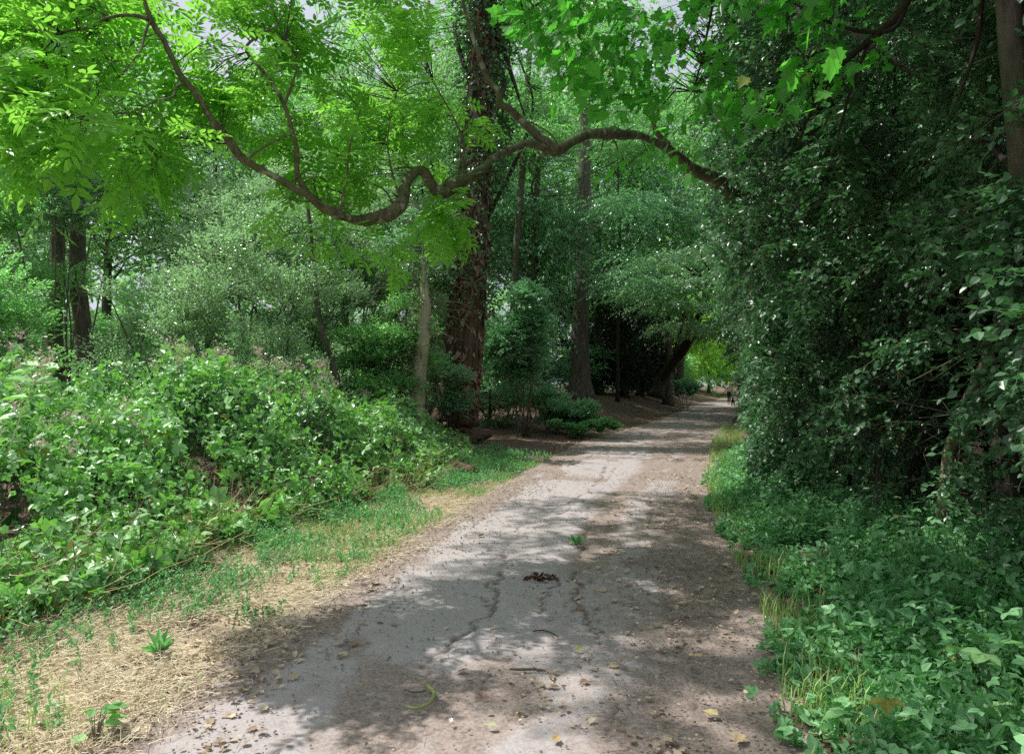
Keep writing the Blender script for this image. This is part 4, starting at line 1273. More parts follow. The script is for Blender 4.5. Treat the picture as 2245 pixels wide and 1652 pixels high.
# ------------------------------------------------------------------ sycamore at the top right
pth = [(2262, 640, 4.9), (2248, 430, 4.9), (2232, 250, 4.9), (2215, 60, 4.9), (2205, -120, 4.9), (2170, -420, 5.0), (2100, -800, 5.2)]
C = np.array([[*W(a, b_, c), r / FPX * c] for (a, b_, c), r in zip(pth, [28, 27, 26, 26, 25, 23, 18])])
base = np.array([3.42, 4.95, float(gh(3.42, 4.95))])
C = np.concatenate([[[base[0], base[1], base[2] - .1, .105], [3.38, 4.93, 1.2, .09]], C])
S = smooth_path(C, 50)
t = thing('sycamore_tree', 'smooth trunked tree at the top right edge with lobed leaves hanging over the path', 'tree', base)
mb = MB()
tube(mb, S[:, :3], S[:, 3], 16, 0, .07, seed=8)
mb.build('trunk', BM['grey'], t, base, True)
mb = MB()
BR = [([(2165, -500, 5.1, 14), (2060, -160, 5.3, 12), (1990, 0, 5.4, 10), (1930, 70, 5.5, 9), (1880, 110, 5.5, 8), (1830, 160, 5.5, 6), (1775, 250, 5.5, 4), (1750, 320, 5.5, 3)], 30),
      ([(1990, 0, 5.4, 8), (1960, 62, 5.45, 6), (1900, 70, 5.5, 5), (1850, 60, 5.5, 4), (1780, 35, 5.5, 3)], 20),
      ([(1905, 90, 5.5, 4), (1868, 190, 5.5, 3.5), (1850, 250, 5.5, 3), (1830, 330, 5.5, 2)], 16),
      ([(2155, -100, 5.2, 6), (2150, 20, 5.2, 6), (2140, 100, 5.2, 5), (2100, 220, 5.2, 3)], 16),
      ([(2155, 300, 5.6, 6), (2120, 298, 5.6, 6.5), (2170, 320, 5.4, 7), (2225, 375, 5.0, 8)], 16),
      ([(2100, -800, 5.2, 16), (1800, -700, 5.3, 13), (1500, -520, 5.3, 10), (1300, -340, 5.2, 8), (1180, -150, 5.2, 5), (1130, -20, 5.2, 3)], 40),
      ([(1500, -520, 5.3, 7), (1560, -260, 5.4, 5), (1570, -60, 5.4, 4), (1545, 100, 5.4, 2.5), (1520, 200, 5.4, 1.5)], 26)]
sk = []
for pts, n_ in BR:
    s_ = smooth_path(np.array([[*W(a, b_, c), r / FPX * c] for a, b_, c, r in pts]), n_)
    tube(mb, s_[:, :3], s_[:, 3], 8, 0, .12)
    sk.append(s_[:, :3])
mb.build('branch', BM['dark'], t, base, True)
mb = MB()
s_ = smooth_path(np.array([[*W(a, b_, c), r / FPX * c] for a, b_, c, r in [(1610, 2, 7.6, 4), (1700, 12, 7.6, 6), (1770, 28, 7.5, 7), (1840, 50, 7.4, 8), (1890, 85, 7.5, 8), (1960, 135, 7.9, 8), (2060, 200, 8.6, 8), (2150, 330, 9.0, 8)]]), 30)
tube(mb, s_[:, :3], s_[:, 3], 9, 0, .15)
lb = mb.build('dead_branch', BM['white'], t, base, True)
lb['label'] = 'bleached white dead branch'
mb = MB()
n = 2900
n = 3600
px = rng.uniform(1070, 1950, n); py = rng.uniform(-120, 400, n)
bot = np.interp(px, [1080, 1180, 1260, 1350, 1500, 1600, 1750, 1900], [40, 110, 250, 270, 250, 280, 260, 150])
bot = bot + np.where((rng.random(n) < .10) & (px > 1180) & (px < 1700), 140, 0)
dp = 5.4 + rng.normal(size=n) * .4
k = (py < bot) & (fbm(np.stack([px, py], -1), .012, 171) > .43)
P = np.stack([(px - CX) / FPX * dp, dp, EYE - (py - HY) / FPX * dp], -1)[k]
m_ = len(P)
d = np.array([-.35, -.25, -.55]) + rng.normal(size=P.shape) * .4
up = np.array([-.35, .1, .75]) + rng.normal(size=P.shape) * .4
leaves(mb, T_MAPLE, P, d, up, rng.uniform(.06, .125, m_))
SKs = np.concatenate(sk)
nr = SKs[[int(np.argmin(((SKs - q) ** 2).sum(1))) for q in P]]
prisms(mb, P, P + norm(nr - P) * .12, .0013, .0013, 1, .3)
s3 = (rng.random(m_) < .3) & (np.linalg.norm(nr - P, axis=1) < .4)
prisms(mb, nr[s3], P[s3], .005, .002, 1, .2, (nr[s3] + P[s3]) / 2 + np.array([0, 0, .08]))
mb.build('crown', [LM['syc'], BM['twigd']], t, base)
# canopy out of view above the sycamore, added to shade hedge and path
p, out, lc, lr = lobes((2.3, 6.2, 8.2), (4.2, 5.2, 1.7), 36, 1700, .45, .6, .1, 181)
k = fbm(p, 1.0, 185) > .45
mb = MB()
sprays(mb, p[k], out[k], 7, .5, .15, T_RHW, .2, .5, 0, 1, .006)
for q in lc[::3]:
    s = S[-3, :3]
    tube(mb, smooth_path([s, (s + q) / 2 + np.array([0, 0, .5]), q], 14), np.linspace(.05, .012, 14), 6, 1)
mb.build('shade_canopy', [LM['syc'], BM['dark']], t, base)

# ------------------------------------------------------------------ the right-hand hedge: a row of tall bushes
HB = [(3.2, 'holly_bush', 'dark hedge bush overhanging the right edge of the photo, closest to the camera', 2.6),
      (5.6, 'hedge_bush', 'dark hedge bush behind the nettles with a black hollow at its foot', 6.0),
      (7.6, 'hedge_bush', 'tall dark hedge bush behind the leaning stem', 8.0),
      (9.8, 'hedge_bush', 'hedge bush with a dry pale branch reaching out over the greenery', 10.0),
      (12.2, 'hedge_bush', 'twiggy hedge bush with small bright leaves beside the grassy fringe', 12.5),
      (15.2, 'hedge_bush', 'brownish ivy covered hedge bush right of the path, under the arching limb', 15.2),
      (19.5, 'hedge_bush', 'narrow hedge bush with pale lit edge right beside the path', 19.5),
      (26.0, 'hedge_bush', 'hedge bush beside the path where it bends', 26.0),
      (35.0, 'hedge_bush', 'distant hedge bush right of the sunlit streaks on the path', 35.0),
      (48.0, 'hedge_bush', 'far hedge bush beside the walker and the dog', 48.0)]
hyc = np.array([h[3] for h in HB])
hb_pts = []
for (y0, y1, n) in [(1.2, 3.6, 1500), (3.6, 11, 26000), (11, 24, 16000), (24, 66, 8000)]:
    Y = rng.uniform(y0, y1, n)
    zt = np.interp(Y, [0, 12, 30, 66], [7.2, 8.0, 9.5, 11])
    z = rng.random(n) ** .85 * zt
    depth = rng.random(n) ** 1.5 * np.interp(Y, [0, 12, 66], [1.3, 1.5, 2.2])
    lean = sstep(.7, 2.6, z) * np.interp(Y, [0, 5, 8, 10, 13, 16, 20], [.1, .2, .5, .6, .45, .2, 0]) + .10 * np.maximum(z - 2.5, 0) * np.interp(Y, [0, 12, 18], [1, .6, .2]) + .15 * sstep(1.2, .2, z) * sstep(9, 7, Y) + .25 * sstep(.9, .1, z) * sstep(7, 9, Y) * 0
    q0 = np.stack([np.zeros(n), Y, z], -1)
    wave = (fbm(q0, .55, 191) - .42) * np.interp(Y, [0, 12, 30], [2.0, 1.5, .7])
    x = hx(Y) - lean + depth + wave + .12 + .35 * sstep(15, 22, Y)
    x = np.where(Y > 9, np.maximum(x, (.291 - .022 * sstep(3.2, 5.0, z)) * Y + np.where(z < 3.2, .22, .02) + .30 * rng.random(n) ** 2 + 1.5 * np.maximum(fbm(q0, .8, 192, 2) - .5, 0) * (Y < 26)), x)
    q = np.stack([x, Y, z + gh(x, Y)], -1)
    # a gap in the face where the bare stem leans out
    ax = polyd(np.stack([q[:, 1], q[:, 2]], -1), np.array([[6.5, .9], [6.2, 3.2]]))
    sx_ = np.interp(q[:, 2], [0.8, 1.05, 1.5, 2.05, 2.4], [3.55, 3.72, 3.80, 3.98, 4.08])
    gapm = (np.abs(q[:, 0] / q[:, 1] - sx_ / 6.4) < .034 + .012 * fbm(q, 2., 5)) & (q[:, 2] / 6.4 * 6.4 > .3) & (q[:, 1] < 7.0) & (np.abs((q[:, 2] - EYE) / q[:, 1]) < .11)
    q[gapm, 0] += 40
    dens = .5 * fbm(q, .6 if y0 < 20 else .45, 195, 2) + .3 * fbm(q, 1.4, 197, 2) + .2 * fbm(q, 3.0, 196, 2)
    hole = ((Y > 5.2) & (Y < 7.4) & (z < 1.1)) * .13
    k = (q[:, 0] < 38) & ((dens > .495 + hole) | ((depth > .95) & (hole == 0)))
    hb_pts.append((q[k], y0, depth[k]))
for bi, (yy, nm, lab, yc) in enumerate(HB):
    base = np.array([float(hx(yc)) + 1.0, yc, float(gh(hx(yc) + 1.0, yc))])
    t = thing(nm, lab, 'hedge bush', base, 'bushes of the hedge on the right')
    mb = MB()
    for q, y0, dpt in hb_pts:
        ow = np.argmin(np.abs(q[:, 1:2] + rng.normal(size=(len(q), 1)) * .25 - hyc[None]), 1) == bi
        q, dpt = q[ow], dpt[ow]
        if not len(q): continue
        nl, ls, L = {1.2: (7, .07, .3), 3.6: (11, .052, .26), 11: (9, .075, .38), 24: (8, .13, .6)}[y0]
        a = np.array([-.8, -.35, -.12]) + rng.normal(size=q.shape) * .5
        up = norm(np.array([-.45, -.15, .8]) + rng.normal(size=q.shape) * .3)
        tn = np.clip((fbm(q, .9, 198) - .36) * 3.2, 0, 1) * np.clip(1.25 - dpt, 0, 1)  # tint falls with depth: shade inside the hedge put into leaf colour
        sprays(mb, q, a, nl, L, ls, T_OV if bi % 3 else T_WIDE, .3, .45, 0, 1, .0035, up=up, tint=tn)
    rg = np.random.default_rng(300 + bi)
    ls = float(np.interp(yc, [2.6, 8, 16, 48], [.06, .058, .075, .13]))
    for k in range(64 if bi < 6 else 22):                       # arching shoots that stand out of the face
        yq = max(yc + rg.normal() * (1.1 if bi < 6 else 2.5), 2.2); zq = rg.uniform(.3, 6.5)
        s0 = np.array([float(hx(yq)) + .35 - .12 * zq, yq, zq])
        e = s0 + norm(np.array([-.9, rg.normal() * .6 - .3, rg.normal() * .35 + .1])) * rg.uniform(.5, 1.15)
        e[2] -= rg.uniform(.05, .45)
        if yq > 8.5:
            s0[0] = max(s0[0], .293 * yq + .7); e[0] = max(e[0], .291 * e[1] + (.28 if zq < 3.2 else -.35))
        c = smooth_path([s0, (s0 + e) / 2 + np.array([0, 0, .12]), e], 9)
        tube(mb, c, np.linspace(.006, .002, 9), 4, 1)
        q = np.repeat(c[2:], 3, 0) + rg.normal(size=(21, 3)) * .03
        sprays(mb, q, (e - s0) * .6 + rg.normal(size=q.shape) * .5, 7, ls * 3.6, ls * 1.05, T_WIDE, .3, .4, 0, 1, .0025, tint=np.full(21, rg.uniform(.3, 1)))
    mb.build('foliage', [LM['hedge'], BM['twig']], t, base)
    mb = MB()
    for k in range(5):                                          # stems inside and bare twigs outside
        f = base + np.array([rg.normal() * .4, rg.normal() * .9, -.1])
        e2 = f + np.array([rg.uniform(-.3, .9), rg.normal() * .8, rg.uniform(3, 6)])
        m1 = MB()
        tube(m1, smooth_path([f, (f + e2) / 2 + rg.normal(size=3) * .3, e2], 12), np.linspace(rg.uniform(.03, .07), .015, 12), 7, 0, .15)
        m1.build('stem', BM['dark'], t, base, True)
    for k in range(110 if bi < 7 else 15):
        yq = yc + rg.normal() * 1.1; zq = rg.uniform(.4, 4.5)
        s = np.array([float(hx(yq)) + .5 - .1 * zq, yq, zq])
        d = norm(np.array([-.8, rg.normal() * .8 - .2, rg.normal() * .7]))
        L = rg.uniform(.3, 1.0)
        tube(mb, smooth_path([s, s + d * L * .5 + rg.normal(size=3) * .06, s + d * L + rg.normal(size=3) * .1], 7), np.linspace(rg.uniform(.003, .008), .002, 7), 4, 1)
    tag(mb.build('twigs', [BM['dark'], BM['twig']], t, base, True), kind='stuff')

# a bushy front that hides the foot of the smooth trunk at the right edge
q = np.array([W(rng.uniform(2185, 2330), rng.uniform(395, 640), rng.uniform(4.1, 4.8)) for _ in range(240)] + [W(rng.uniform(2245, 2360), rng.uniform(600, 1000), rng.uniform(4.1, 4.8)) for _ in range(180)])
t0 = bpy.data.objects['holly_bush']
mb = MB()
sprays(mb, q, np.array([-.6, -.5, -.1]) + rng.normal(size=q.shape) * .5, 8, .26, .062, T_WIDE, .3, .45, 0, 1, .003, tint=rng.random(420))
mb.build('foliage', [LM['hedge'], BM['twig']], t0, t0.location)

# trees standing inside and behind the hedge (they close off the sky)
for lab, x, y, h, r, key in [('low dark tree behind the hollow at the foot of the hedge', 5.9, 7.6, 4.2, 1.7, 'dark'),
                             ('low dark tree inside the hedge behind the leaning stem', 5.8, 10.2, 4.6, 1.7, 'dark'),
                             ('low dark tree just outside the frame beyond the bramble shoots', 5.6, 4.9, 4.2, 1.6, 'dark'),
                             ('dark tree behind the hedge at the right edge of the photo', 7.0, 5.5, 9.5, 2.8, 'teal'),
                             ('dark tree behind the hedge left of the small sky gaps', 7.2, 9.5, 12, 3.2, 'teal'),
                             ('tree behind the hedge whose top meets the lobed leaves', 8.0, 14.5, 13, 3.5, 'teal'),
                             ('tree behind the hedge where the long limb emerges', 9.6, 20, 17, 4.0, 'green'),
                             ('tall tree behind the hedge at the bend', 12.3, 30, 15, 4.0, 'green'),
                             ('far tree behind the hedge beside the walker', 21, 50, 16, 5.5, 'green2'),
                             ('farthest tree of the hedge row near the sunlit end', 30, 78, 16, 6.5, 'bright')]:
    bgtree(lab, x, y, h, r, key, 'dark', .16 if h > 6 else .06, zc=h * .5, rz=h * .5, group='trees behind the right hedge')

# leaning stem and dead branches in the hedge
t, b, mb, S = place_tree('leaning_tree', 'bare olive grey stem leaning to the right in front of the dark hedge', [(2082, 985, 6.6), (2098, 945, 6.5), (2125, 870, 6.4), (2160, 795, 6.3), (2190, 720, 6.2), (2212, 640, 6.2), (2224, 520, 6.2)], [13, 12.5, 12, 11, 11, 9, 7], 'ash', n=30, sides=10, rough=.1, cat='tree')
low = S[0, :3] + np.array([-.08, .05, 0]); low[2] = b[2] - .1
tube(mb, smooth_path([low, S[0, :3]], 4), S[0, 3] * 1.05, 10)
mb.build('trunk', BM['ash'], t, b, True)
mb = MB()
q = S[np.random.default_rng(2).integers(18, 30, 60), :3] + rng.normal(size=(60, 3)) * np.array([.25, .15, .2])
sprays(mb, q, unit(60) + np.array([-.3, -.3, 0]), 8, .28, .055, T_OV, .3, .5, 0, 1, .003)
mb.build('foliage', [LM['hedge'], BM['twig']], t, b)


# ------------------------------------------------------------------ greenery at the foot of the hedge
def nettles():
    mb = MB()
    n = 11000
    Y = 2.6 + rng.random(n) ** 1.4 * 15
    u = rng.random(n)
    X0 = pr(Y) + np.interp(Y, [2.6, 3.4, 4.2, 5, 6, 8, 12, 18], [.05, .02, .03, .10, .12, .02, .05, .05])
    X0 = X0 + (fbm(np.stack([Y * 0, Y], -1), 1.1, 207) - .42) * .8
    X1 = hx(Y) + .7
    X = X0 + (X1 - X0) * u
    P = np.stack([X, Y], -1)
    X = X + (fbm(P, 1.5, 201) - .5) * .35 * (1 - u)
    dn = fbm(P, 1.1, 203, 3)
    k = (rng.random(n) < np.clip(8 / Y, .4, 1.1)) & (dn > .36 + .12 * sstep(.3, 0, u)) & (rng.random(n) < .35 + .65 * sstep(0, .3, u))
    X, Y, u, dn = X[k], Y[k], u[k], dn[k]
    m = len(X)
    h = (.07 + .26 * sstep(0, .35, u) * (.5 + dn)) * rng.uniform(.4, 1.25, m) * np.interp(Y, [3, 6, 12], [.9, 1.1, .9])
    o = np.stack([X, Y, surf(X, Y)], -1)
    a = rng.normal(size=(m, 3)) * .34 + np.array([-.1, -.05, 1])
    kind = fbm(o, .8, 209) + rng.normal(size=m) * .10          # drifts of different plants
    tn = np.clip((fbm(o, 2.2, 211) - .3) * 2, 0, 1)
    for lo, hi, ls, tp, nl in ((-9, .42, .058, T_NET, 10), (.42, .50, .044, T_WIDE, 11), (.50, .58, .066, T_OV, 9), (.58, 9, .036, T_OV, 13)):
        sel = (kind >= lo) & (kind < hi)
        sprays(mb, o[sel], a[sel], nl, h[sel], ls, tp, .14, .45, 0, 1, .0018, up=np.array([-.1, -.1, 1.]), spread=1.3, tint=tn[sel])
    sel = rng.random(m) < .22                                  # trifoliate leaves on stalks
    tip = o[sel] + np.stack([rng.normal(size=sel.sum()) * .05, rng.normal(size=sel.sum()) * .05, h[sel] * 1.1], -1)
    leaves(mb, T_TRI, tip, unit(sel.sum()) * np.array([1, 1, .2]), np.array([-.15, -.15, 1.]) + rng.normal(size=(sel.sum(), 3)) * .3, rng.uniform(.06, .115, sel.sum()))
    prisms(mb, o[sel], tip, .0016, .0012, 1, .3)
    return mb


tag(nettles().build('ground_cover', [LM['weed'], BM['stalk']]), kind='stuff')


def big_leaf_plant(name, label, x, y, n, ls, h, tpl, mat, cat='plant', up=(0, 0, 1)):
    b = np.array([x, y, float(surf(np.array(x), np.array(y)))])
    t = thing(name, label, cat, b)
    mb = MB()
    ang = rng.random(n) * 6.28
    tip = b + np.stack([np.cos(ang) * h * .5 * rng.uniform(.2, 1, n), np.sin(ang) * h * .5 * rng.uniform(.2, 1, n), h * rng.uniform(.35, 1, n)], -1)
    d = np.stack([np.cos(ang), np.sin(ang), -.2 + .2 * rng.random(n)], -1)
    leaves(mb, tpl, tip, d, np.array([0, 0, 1.]) + rng.normal(size=(n, 3)) * .25, ls * rng.uniform(.7, 1.15, n))
    mb.build('foliage', LM[mat], t, b)
    mb = MB()
    prisms(mb, np.repeat(b[None], n, 0), tip, .003, .0018, 0, .5)
    mb.build('stem', BM['twig'], t, b)
    return t


g = gp(2190, 1640)
big_leaf_plant('bramble_shoot', 'bramble shoot with broad leaves at the lower right corner', 2.15, 3.45, 12, .17, .42, T_TRI, 'bram')
big_leaf_plant('bramble_shoot', 'bramble shoot of dull leaves above the pale grass at the lower right', 1.62, 3.42, 8, .13, .30, T_TRI, 'bram')
big_leaf_plant('seedling', 'dark green seedling on the straw at the lower left corner', -1.86, 3.45, 14, .085, .16, T_WIDE, 'bram')


def rosette(name, label, px_, py_, n, L, w, mat):
    x, y = gp(px_, py_)
    b = np.array([x, y, float(surf(np.array(x), np.array(y)))])
    mb = MB()
    ang = rng.random(n) * 6.28
    d = np.stack([np.cos(ang) * .55, np.sin(ang) * .55, rng.uniform(.6, 2.2, n)], -1)
    up = np.stack([-np.cos(ang), -np.sin(ang), np.full(n, .6)], -1)
    leaves(mb, T_ov(w, .04, .3), np.repeat(b[None], n, 0), d, up, L * rng.uniform(.6, 1.1, n))
    o = mb.build(name, LM[mat], None, b)
    o.location = b
    return tag(o, label, 'plant')


rosette('dock_plant', 'clump of long upright dock leaves on the straw verge', 350, 1440, 18, .17, .13, 'weed')
rosette('grass_tuft', 'small green tuft growing in the middle of the path', 1263, 1202, 40, .13, .07, 'weed')
rosette('weed_sprig', 'tiny green sprig near the right side of the path', 1620, 1222, 14, .08, .2, 'weed')


# ------------------------------------------------------------------ small things lying on the path
def on_path(name, label, cat, pts, rad, mat, lift=.0):
    P = []
    for a, b_ in pts:
        x, y = gp(a, b_)
        P.append([x, y, float(surf(np.array(x), np.array(y))) + lift])
    P = np.array(P); P[:, 2] += np.max(rad)
    b = P.mean(0); b[2] -= np.max(rad)
    mb = MB()
    n_ = 8 * len(P)
    S = smooth_path(P, n_)
    tube(mb, S, np.interp(np.linspace(0, 1, n_), np.linspace(0, 1, len(rad)), rad), 8, 0, .2, rng.random())
    o = mb.build(name, mat, None, b, True); o.location = b
    return tag(o, label, cat)


on_path('twig', 'curled yellow green mossy twig lying on the asphalt in the foreground', 'twig', [(890, 1566), (915, 1568), (942, 1558), (952, 1540), (944, 1528), (934, 1520)], [.006, .008, .009, .010, .009, .008], plain('mossy_twig', (.20, .22, .09), .8, .2, (.42, .46, .18), 40), .004)
on_path('twig', 'thin grey twig touching the curled mossy twig', 'twig', [(886, 1524), (902, 1530), (920, 1530), (934, 1527)], [.004, .004, .0035], BM['twig'])
on_path('stick', 'short straight grey stick lying across the path', 'stick', [(1118, 1484), (1145, 1485), (1170, 1484), (1196, 1486)], [.006, .007, .007, .006], BM['grey'])
on_path('stick', 'thin bent dark stick beyond the straight grey stick', 'stick', [(1168, 1396), (1190, 1394), (1210, 1400), (1224, 1408)], [.004, .004, .003], BM['dark'])
mb = MB()
gx_, gy_ = gp(1195, 1278)
b = np.array([gx_, gy_, float(surf(np.array(gx_), np.array(gy_)))])
m_ = 34
c = b + rng.normal(size=(m_, 3)) * np.array([.055, .035, .008]) + np.array([0, 0, .02])
leaves(mb, T_LOBED, c, unit(m_) * np.array([1, 1, .4]), unit(m_) + np.array([0, 0, .8]), rng.uniform(.035, .07, m_))
o = mb.build('leaf_tuft', plain('rotten_leaf', (.045, .025, .015), .8, .2, (.17, .095, .055)), None, b); o.location = b
tag(o, 'crumpled clump of dark brown dead leaves lying in the middle of the path', 'dead leaves', None, 'stuff')
for lab, px_, py_, s, col, tp in [('large pale yellow fallen leaf at the bottom right of the path', 1575, 1582, .085, (.62, .50, .24), T_WIDE),
                                  ('curled tan fallen leaf near the bottom right corner of the path', 1625, 1625, .09, (.60, .46, .27), T_LOBED),
                                  ('lime green fallen leaf right of the short straight stick', 1275, 1437, .05, (.42, .55, .05), T_OV),
                                  ('small white fallen leaf below the curled mossy twig', 987, 1600, .035, (.72, .70, .66), T_OV),
                                  ('pale green fallen leaf near the bottom centre of the path', 1090, 1608, .055, (.48, .52, .28), T_OV),
                                  ('buff fallen leaf on the path edge below the nettles', 1540, 1446, .06, (.55, .42, .22), T_LOBED),
                                  ('ochre fallen leaf at the bottom edge of the path', 1215, 1640, .06, (.50, .36, .14), T_LOBED)]:
    x, y = gp(px_, py_)
    b = np.array([x, y, float(surf(np.array(x), np.array(y))) + .012])
    mb = MB()
    leaves(mb, tp, b[None], np.array([[rng.normal(), rng.normal(), .05]]), np.array([[.1, -.2, 1.]]), s)
    o = mb.build('fallen_leaf', plain('fallen_leaf_skin', col, .7, .3), None, b); o.location = b
    tag(o, lab, 'leaf', 'large fallen leaves on the path')

# cut log at the edge of the brambles
a_, e_ = W(968, 985, 13.6), W(1040, 1003, 13.2)
a_[2] = gh(a_[0], a_[1]) + .13; e_[2] = gh(e_[0], e_[1]) + .10
b = (a_ + e_) / 2; b[2] = float(gh(b[0], b[1]))
t = thing('cut_log', 'short cut log with a pale brown end lying at the edge of the brambles', 'log', b)
mb = MB()
tube(mb, smooth_path([a_, (a_ + e_) / 2 + np.array([0, 0, .015]), e_], 10), .10, 14, 0, .12)
mb.build('bark', BM['red'], t, b, True)
mb = MB()
dd_ = norm(e_ - a_)
tube(mb, np.array([e_ + dd_ * .001, e_ + dd_ * .012]), [.095, .09], 14)
mb.build('cut_end', plain('cut_wood', (.42, .29, .15), .7, .2, (.30, .19, .09), 30), t, b)


# ------------------------------------------------------------------ the walker and the dog
def skin(name, joints, bones, mat, parent, sub=2, roots=(0,)):
    me = bpy.data.meshes.new(name)
    me.from_pydata([j[:3] for j in joints], bones, [])
    o = bpy.data.objects.new(name, me)
    COL.objects.link(o); o.parent = parent
    o.modifiers.new('Skin', 'SKIN').use_smooth_shade = True
    sv = me.skin_vertices[0].data if me.skin_vertices else None
    if sv is None:
        bpy.context.view_layer.objects.active = o
        me.attributes  # skin layer is created with the modifier
    sv = me.skin_vertices[0].data
    for k, j in enumerate(joints):
        r = j[3]; sv[k].radius = r if isinstance(r, tuple) else (r, r)
        sv[k].use_root = k in roots
    ss = o.modifiers.new('Subdivision', 'SUBSURF'); ss.levels = ss.render_levels = sub
    me.materials.append(mat)
    return o


SKIN = plain('skin', (.52, .33, .25), .55, .3, (.47, .29, .22))
HAIR = plain('ginger_hair', (.50, .22, .06), .5, .4, (.62, .32, .12))
TOP = plain('pale_top', (.52, .49, .55), .8, .2, (.46, .43, .50))
BLACK = plain('black_cloth', (.012, .011, .014), .8, .2)
LEG = plain('dark_leggings', (.02, .022, .018), .75, .2)
SHOE = plain('dark_shoe', (.02, .014, .016), .6, .3)
wx, wy = (1598.5 - CX) / FPX * 60.5, 60.5
wz = float(surf(np.array(wx), np.array(wy)))
t = thing('person', 'ginger haired walker in a pale top and black skirt far down the path', 'person', (wx, wy, wz))
t.rotation_euler = (0, 0, .12)
J = [(0, 0, .95, (.15, .10)), (0, 0, 1.12, (.125, .09)), (0, 0, 1.32, (.16, .10)), (0, 0, 1.44, (.10, .07)), (0, -.01, 1.50, .05), (0, -.02, 1.60, (.085, .10)), (0, -.02, 1.69, (.07, .085)),
     (-.17, 0, 1.40, .055), (-.23, .02, 1.14, .042), (-.24, -.06, .92, .034), (-.24, -.08, .83, .032),
     (.17, 0, 1.40, .055), (.24, -.01, 1.15, .042), (.29, -.10, .96, .034), (.31, -.14, .89, .032),
     (-.09, 0, .88, .085), (-.09, -.05, .48, .055), (-.09, .02, .10, .04), (-.09, -.10, .04, .035),
     (.09, 0, .88, .085), (.10, .04, .48, .055), (.10, .16, .13, .04), (.10, .06, .05, .035)]
Bn = [(0, 1), (1, 2), (2, 3), (3, 4), (4, 5), (5, 6), (3, 7), (7, 8), (8, 9), (9, 10), (3, 11), (11, 12), (12, 13), (13, 14), (0, 15), (15, 16), (16, 17), (17, 18), (0, 19), (19, 20), (20, 21), (21, 22)]
skin('body', J, Bn, SKIN, t)
skin('hair', [(0, .05, 1.52, .05), (0, .04, 1.62, (.10, .08)), (0, .02, 1.71, (.085, .09)), (0, -.04, 1.745, (.06, .05))], [(0, 1), (1, 2), (2, 3)], HAIR, t)
skin('top', [(0, 0, 1.02, (.15, .11)), (0, 0, 1.14, (.14, .105)), (0, 0, 1.32, (.175, .115)), (0, 0, 1.45, (.09, .07)), (-.18, 0, 1.39, .066), (-.21, .01, 1.27, .058), (.18, 0, 1.39, .066), (.22, 0, 1.27, .058)], [(0, 1), (1, 2), (2, 3), (2, 4), (4, 5), (2, 6), (6, 7)], TOP, t)
skin('skirt', [(0, 0, 1.04, (.155, .115)), (0, 0, .92, (.19, .14)), (0, 0, .72, (.205, .16)), (0, 0, .60, (.20, .165))], [(0, 1), (1, 2), (2, 3)], BLACK, t)
skin('leggings', [(0, 0, .84, .1), (-.09, 0, .80, .092), (-.09, -.05, .48, .062), (-.09, .02, .12, .047), (.09, 0, .80, .092), (.10, .04, .48, .062), (.10, .16, .15, .047)], [(0, 1), (1, 2), (2, 3), (0, 4), (4, 5), (5, 6)], LEG, t)
for s_, y0, z0 in ((-1, .02, .0), (1, .16, .02)):
    skin('shoe', [(s_ * .095, y0 + .03, .06 + z0, .048), (s_ * .095, y0 - .06, .045 + z0, .045), (s_ * .095, y0 - .15, .04 + z0, .038)], [(0, 1), (1, 2)], SHOE, t, 1)
dx, dy = (1607 - CX) / FPX * 54.5, 54.5
dz = float(surf(np.array(dx), np.array(dy)))
d = thing('dog', 'small dark dog on a lead walking ahead of the walker', 'dog', (dx, dy, dz))
d.rotation_euler = (0, 0, -.35)
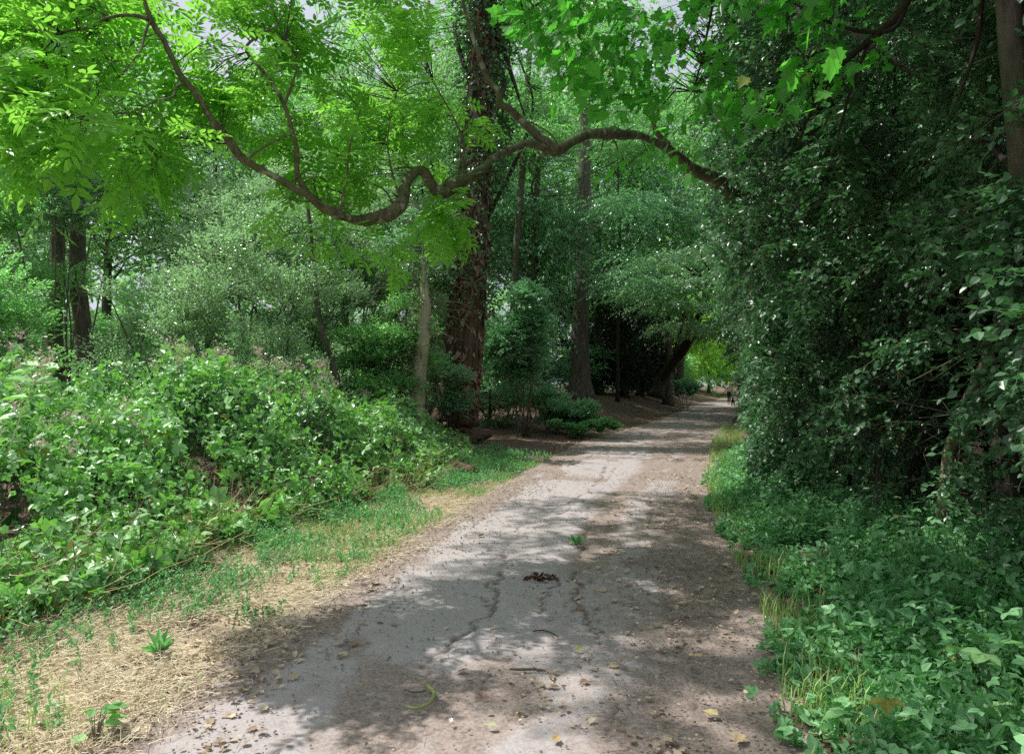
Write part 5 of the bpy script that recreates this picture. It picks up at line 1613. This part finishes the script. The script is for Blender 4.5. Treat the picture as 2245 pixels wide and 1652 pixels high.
FUR = plain('dark_fur', (.018, .015, .012), .8, .2, (.05, .04, .03))
J = [(0, .22, .40, (.09, .10)), (0, 0, .39, (.085, .095)), (0, -.2, .41, (.10, .12)), (0, -.31, .52, .065), (0, -.38, .60, .075), (0, -.50, .575, .042),
     (-.075, -.22, .30, .045), (-.075, -.20, .17, .028), (-.075, -.23, .03, .026), (.075, -.22, .30, .045), (.075, -.26, .17, .028), (.075, -.30, .03, .026),
     (-.075, .24, .31, .055), (-.075, .19, .20, .035), (-.075, .29, .12, .024), (-.075, .25, .03, .026), (.075, .24, .31, .055), (.075, .21, .20, .035), (.075, .33, .13, .024), (.075, .30, .03, .026),
     (0, .34, .46, .03), (0, .44, .56, .02), (0, .47, .66, .012), (-.05, -.35, .68, .02), (.05, -.35, .68, .02)]
Bn = [(0, 1), (1, 2), (2, 3), (3, 4), (4, 5), (2, 6), (6, 7), (7, 8), (2, 9), (9, 10), (10, 11), (0, 12), (12, 13), (13, 14), (14, 15), (0, 16), (16, 17), (17, 18), (18, 19), (0, 20), (20, 21), (21, 22), (4, 23), (4, 24)]
skin('body', J, Bn, FUR, d)
hand = np.array([wx + .31, wy - .16, wz + .87]); col_ = np.array([dx, dy - .25, dz + .50])
mb = MB()
tube(mb, smooth_path([hand, (hand + col_) / 2 + np.array([0, 0, -.18]), col_], 14), .008, 5)
o = mb.build('dog_lead', plain('blue_lead', (.05, .10, .22), .6, .3), None, hand); o.location = hand
tag(o, 'thin lead sagging between the walker and the small dark dog', 'lead')

# ------------------------------------------------------------------ far woodland closing the horizon
mb = MB()
n = 5200
az = rng.uniform(-1.15, 1.25, n)
rad = rng.uniform(95, 150, n)
zz = rng.random(n) ** .8 * np.interp(fbm(np.stack([az * 6, az * 0], -1), 1., 221), [0, 1], [14, 34])
p = np.stack([np.sin(az) * rad, np.cos(az) * rad, zz + .2], -1)
sprays(mb, p, unit(n) + np.array([0, -.5, .1]), 9, 3.2, .95, T_RH, .3, .5, 0, 0)
tag(mb.build('distant_woods', LM['back']), kind='stuff')
